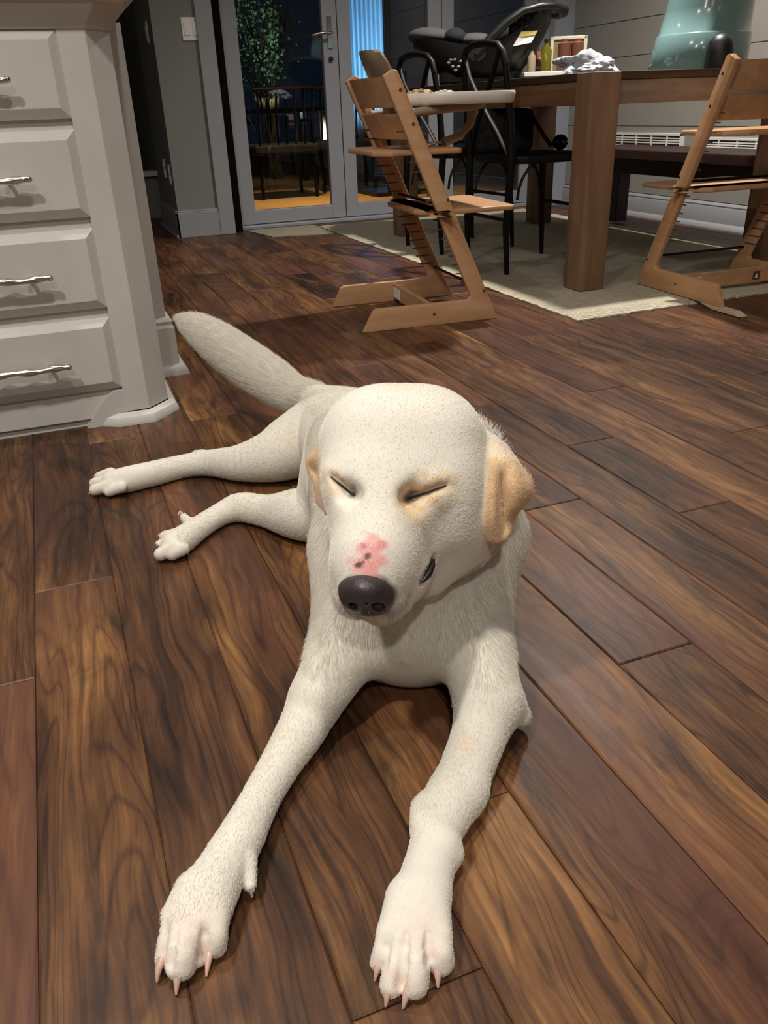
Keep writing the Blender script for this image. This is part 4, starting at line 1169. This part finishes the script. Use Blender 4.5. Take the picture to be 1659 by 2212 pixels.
    # pink bridge with freckles
    pk, _ = surf(800, 1196); pk2, _ = surf(790, 1226)
    patch(pk, .019, (230, 160, 158), .85, .5, (1.0, 1.25, 1)); patch(pk2, .017, (230, 164, 160), .85, .5, (1.3, .8, 1)); patch(surf(822, 1180)[0], .009, (220, 140, 142), .7, .6)
    for (x, y, r) in ((793, 1203, .0042), (777, 1220, .0036), (785, 1213, .002), (770, 1222, .0022), (786, 1180, .003)): patch(surf(x, y)[0], r, (84, 66, 66), .9 if y > 1190 else .4, .5)
    for p in mouth: patch(p, .0065, (38, 34, 34), .95, .5)
    for x, y, rr in ((925, 1180, .012), (918, 1150, .010)): patch(surf(x, y)[0], rr, (196, 170, 150), .45, .8)
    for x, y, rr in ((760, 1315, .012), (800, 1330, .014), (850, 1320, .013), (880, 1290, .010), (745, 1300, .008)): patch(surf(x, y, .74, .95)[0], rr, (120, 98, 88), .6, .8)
    # toes are pinker
    for toes in (toesR, toesL, hind1, hind2):
        for a, b, r in toes: patch(PZ(*b, .012), r*2.2, (216, 186, 172), .5, 1.0)
    for x, y in ((440, 2000), (395, 1990), (895, 2010), (935, 2020)): patch(PZ(x, y, .04), .03, (222, 202, 188), .35, 1.0)
    patch(PZ(1076, 1548, .07), .014, (226, 198, 158), .8, .5); patch(PZ(1005, 1600, .06), .02, (228, 204, 168), .45, .8, (1, 1.6, 1)); patch(PZ(985, 1665, .05), .012, (214, 196, 172), .4, .8)
    patch(PZ(620, 935, .12), .03, (228, 206, 166), .5, .9); patch(PZ(672, 925, .16), .025, (226, 204, 164), .5, .9); patch(PZ(675, 1490, .06), .02, (230, 208, 176), .35, .9); patch(PZ(610, 1590, .04), .02, (226, 206, 178), .35, .9)
    patch(PZ(430, 1005, .05), .03, (206, 196, 184), .35, .9); patch(PZ(530, 1095, .05), .02, (206, 196, 184), .4, .9)
    patch(PZ(336, 1180, .02), .010, (60, 46, 42), .9, .6); patch(PZ(330, 1192, .012), .010, (70, 50, 46), .9, .6)
    a = me.attributes.new('pigment', 'FLOAT_COLOR', 'POINT'); a.data.foreach_set('color', np.concatenate([col, np.ones((len(col), 1))], 1).astype(np.float32).ravel())
    m, nt, b = newmat('short_cream_fur')
    at = node(nt, 'ShaderNodeAttribute', attribute_name='pigment')
    n1 = noise(nt, coords(nt, (1, 1, 1)), 26, 6, .65, .4); n2 = noise(nt, coords(nt, (1, 1, 1)), 420, 3, .6, .8)
    c = mix(nt, at.outputs['Color'], (.62, .56, .46), math_(nt, 'MULTIPLY', ramp(nt, n1, [(.45, (0, 0, 0)), (.75, (1, 1, 1))]), .16))
    link(nt, c, b.inputs['Base Color']); b.inputs['Roughness'].default_value = .85; b.inputs['Specular IOR Level'].default_value = .2
    b.inputs['Sheen Weight'].default_value = .25; b.inputs['Sheen Roughness'].default_value = .5
    b.inputs['Subsurface Weight'].default_value = .12; b.inputs['Subsurface Radius'].default_value = (.01, .006, .004); b.inputs['Subsurface Scale'].default_value = .5
    bump(nt, b, math_(nt, 'ADD', math_(nt, 'MULTIPLY', n1, .5), math_(nt, 'MULTIPLY', n2, .15)), .25, .003)
    me.materials.append(m)
    root = empty('dog', (.40, 1.1, 0), 0, 'cream white short-haired dog lying on the wood floor, eyes closed, head lowered', 'dog')
    body = bpy.data.objects.new('body', me); COL.objects.link(body); body.parent = root; body.location = (-.40, -1.1, 0)
    sm = body.modifiers.new('soft', 'SMOOTH'); sm.factor = .5; sm.iterations = 1
    def part(o): o.parent = root; o.location = (-.40, -1.1, 0); return o
    # --- nose leather
    N = Field(P3(794, 1283, .80)-.055, P3(794, 1283, .80)+.055, .0013)
    def EN(px, py, d, r, k=.01, mode='add', rot=0):
        N.ell(P3(px, py, d), r, np.array(Matrix.Rotation(R(rot), 3, 'Z'))@HB, k, mode)
    EN(791, 1268, .800, (.0262, .0180, .036), .01); EN(797, 1299, .806, (.0215, .0140, .034), .012); EN(762, 1280, .806, (.0130, .0155, .028), .008); EN(823, 1284, .806, (.0135, .0165, .028), .008)
    EN(815, 1308, .782, (.0075, .0042, .012), .004, 'sub', 25); EN(766, 1304, .786, (.0048, .0045, .010), .004, 'sub', -30)
    N.cone(P3(792, 1303, .772), P3(793, 1335, .785), .0008, .0012, .004, 'sub')
    nv, nf = N.mesh(); nme = np_mesh('nose', nv, nf)
    mn, nt, b = newmat('nose_leather')
    vor = node(nt, 'ShaderNodeTexVoronoi'); vor.inputs['Scale'].default_value = 480; link(nt, coords(nt), vor.inputs['Vector'])
    b.inputs['Base Color'].default_value = (*rgb(58, 50, 54), 1); b.inputs['Roughness'].default_value = .42
    bump(nt, b, vor.outputs['Distance'], .35, .0008); nme.materials.append(mn)
    part(tagp(bpy.data.objects.new('nose', nme), 'dark brown grey nose')); COL.objects.link(bpy.data.objects['nose'])
    # --- eyelid lines
    M_lid = plain('lid_edge', rgb(40, 32, 30), .6)
    for pts in eye_lines:
        mb = MB(); n = len(pts); q = [p+AF*.0026 for p in pts]
        # refine
        fine = []
        for i in range(n-1):
            for t in (0, .25, .5, .75): fine.append(q[i]*(1-t)+q[i+1]*t)
        fine.append(q[-1]); rs = [.0015*(1-.6*i/(len(fine)-1)) for i in range(len(fine))]
        part(mb.tube(fine, rs, 8).build('eyelid', M_lid, smooth=60))
    part(MB().tube([p+AF*.0015 for p in mouth_line], [.0012, .0034, .0038, .0014], 10).build('lip', plain('lip_skin', rgb(34, 30, 32), .35), smooth=60))
    # --- claws
    M_claw = plain('claw_horn', rgb(198, 164, 150), .35, var=.05); M_clawd = plain('claw_horn_dark', rgb(96, 74, 66), .35)
    claws = [((820, 2080, .014), (810, 2118, .003), .0032), ((842, 2130, .014), (833, 2174, .002), .0036), ((886, 2130, .015), (871, 2178, .002), .0038), ((946, 2080, .016), (946, 2133, .003), .0038),
             ((350, 2074, .014), (339, 2121, .003), .0034), ((388, 2092, .016), (381, 2148, .002), .0038), ((424, 2068, .010), (416, 2098, .002), .0028), ((458, 2044, .014), (446, 2109, .003), .0036), ((542, 1906, .014), (545, 1938, .006), .0034),
             ((214, 1028, .012), (201, 1033, .006), .0034), ((206, 1044, .010), (193, 1052, .004), .0034), ((207, 1057, .009), (192, 1067, .003), .0034),
             ((354, 1160, .013), (339, 1161, .006), .0036), ((348, 1195, .010), (336, 1206, .003), .0036), ((398, 1117, .034), (384, 1113, .042), .0034)]
    for i, (a, b_, r) in enumerate(claws):
        r = r*1.25
        A, B = PZ(*a), PZ(*b_); mid = (A+B)/2+V3(0, 0, .004)
        if i == 14: mid = PZ(388, 1106, .042)
        part(MB().tube([A+(A-B)*.12-V3(0, 0, .004), A, mid, B], [r*.8, r, r*.8, r*.25], 12).build('claw', M_claw, smooth=70))
    part(MB().tube([PZ(345, 1178, .02), PZ(334, 1176, .012), PZ(330, 1190, .004)], [.005, .004, .0012], 8).build('claw', M_clawd, smooth=70))
    # --- fur: short hairs lying along the coat
    rs = np.random.RandomState(12)
    T3 = np.concatenate([faces[:, [0, 1, 2]], faces[:, [0, 2, 3]]]); A, B, C = verts[T3[:, 0]], verts[T3[:, 1]], verts[T3[:, 2]]
    nr = np.cross(B-A, C-A); ar = np.linalg.norm(nr, axis=1); nr /= ar[:, None]+1e-12
    cen = (A+B+C)/3; wgt = ar*(cen[:, 2] > .004)
    NH = 330000; pick = rs.choice(len(T3), NH, p=wgt/wgt.sum()); u = rs.rand(NH, 2); fl_ = u.sum(1) > 1; u[fl_] = 1-u[fl_]
    Pp = A[pick]+(B-A)[pick]*u[:, :1]+(C-A)[pick]*u[:, 1:]; Nn = nr[pick]; cl = col[T3[pick, 0]]
    head_c = P3(868, 1040, .88); noz = P3(795, 1275, .80)
    dh = np.linalg.norm(Pp-head_c, axis=1); dn = np.linalg.norm(Pp-noz, axis=1)
    inhead = (dh < .135) & ((Pp-P3(868, 1040, .965))@AF < .0)
    hind = (Pp[:, 1] > 1.12) & (Pp[:, 0] < .40) & (Pp[:, 2] < .16)
    tail = (Pp[:, 1] > 1.60) & (Pp[:, 2] > .09)
    fore = (Pp[:, 1] < .86) & (Pp[:, 2] < .085) & ~inhead
    flow = np.tile(V3(.1, .5, -.9), (NH, 1)); flow[Pp[:, 2] > .2] = V3(.2, 1, -.2)
    flow[fore] = V3(-.45, -.85, -.15); flow[hind] = V3(-1, .1, -.2); flow[tail] = V3(-.6, .6, .3)
    hv = Pp-noz; flow[inhead] = hv[inhead]
    chest = (Pp[:, 1] < .95) & ~inhead & ~fore & (Pp[:, 2] < .25); flow[chest] = V3(.0, -.15, -1)
    flow = flow-(flow*Nn).sum(1)[:, None]*Nn; flow /= np.linalg.norm(flow, axis=1)[:, None]+1e-9
    Ln = np.full(NH, .0085); Ln[inhead] = .0034; Ln[dn < .055] = .0026; Ln[fore] = .0048; Ln[hind] = .0048; Ln[tail] = .020; Ln[chest] = .0115
    nape = (np.linalg.norm(Pp-P3(1045, 930, 1.0), axis=1) < .06) & ~inhead; Ln[nape] = .026
    paws = (Pp[:, 1] < .52) | (hind & (Pp[:, 0] < .10)); Ln[paws] = .0018
    Ln *= rs.uniform(.6, 1.25, NH)
    skip = (np.linalg.norm(Pp-P3(793, 1285, .79), axis=1) < .030)
    for pts in eye_lines+[mouth_line]:
        for p in pts: skip |= np.linalg.norm(Pp-p, axis=1) < .0045
    lift = np.where(nape, .75, np.where(tail, .30, np.where(chest, .2, np.where(inhead, .08, .11))))[:, None]
    D0 = Nn*lift*1.5+flow+rs.normal(0, .10, (NH, 3)); D0 /= np.linalg.norm(D0, axis=1)[:, None]
    D1 = Nn*lift*.55+flow+rs.normal(0, .13, (NH, 3)); D1 /= np.linalg.norm(D1, axis=1)[:, None]
    keep = ~skip; Pp, Nn, cl, Ln, D0, D1 = Pp[keep], Nn[keep], cl[keep], Ln[keep], D0[keep], D1[keep]; NH = len(Pp)
    K = np.stack([Pp-Nn*.0012, Pp+D0*Ln[:, None]*.5, Pp+D0*Ln[:, None]*.5+D1*Ln[:, None]*.5], 1)
    K[:, :, 2] = np.maximum(K[:, :, 2], .0012)
    cu = bpy.data.hair_curves.new('fur'); cu.add_curves([3]*NH)
    cu.points.foreach_set('position', K.astype(np.float32).ravel())
    rad = np.tile(np.array([.00013, .00011, .00004], np.float32), NH)
    ra = cu.attributes.get('radius') or cu.attributes.new('radius', 'FLOAT', 'POINT'); ra.data.foreach_set('value', rad)
    ca = cu.attributes.new('pigment', 'FLOAT_COLOR', 'POINT'); cc = np.repeat(cl*rs.uniform(.95, 1.05, (NH, 1)), 3, 0); cc = np.clip(np.concatenate([cc, np.ones((len(cc), 1))], 1), 0, 1); ca.data.foreach_set('color', cc.astype(np.float32).ravel())
    mh, nt, b = newmat('fur_hairs'); at = node(nt, 'ShaderNodeAttribute', attribute_name='pigment'); link(nt, at.outputs['Color'], b.inputs['Base Color'])
    b.inputs['Roughness'].default_value = .7; b.inputs['Specular IOR Level'].default_value = .15
    cu.materials.append(mh)
    fo = bpy.data.objects.new('fur', cu); COL.objects.link(fo); part(fo); fo['kind'] = 'stuff'
    return root, body, verts, faces, col, G
def tagp(o, l): o['label'] = l; return o
dog, dog_body, DV, DF, DC, DG = build_dog()

#DOG_END
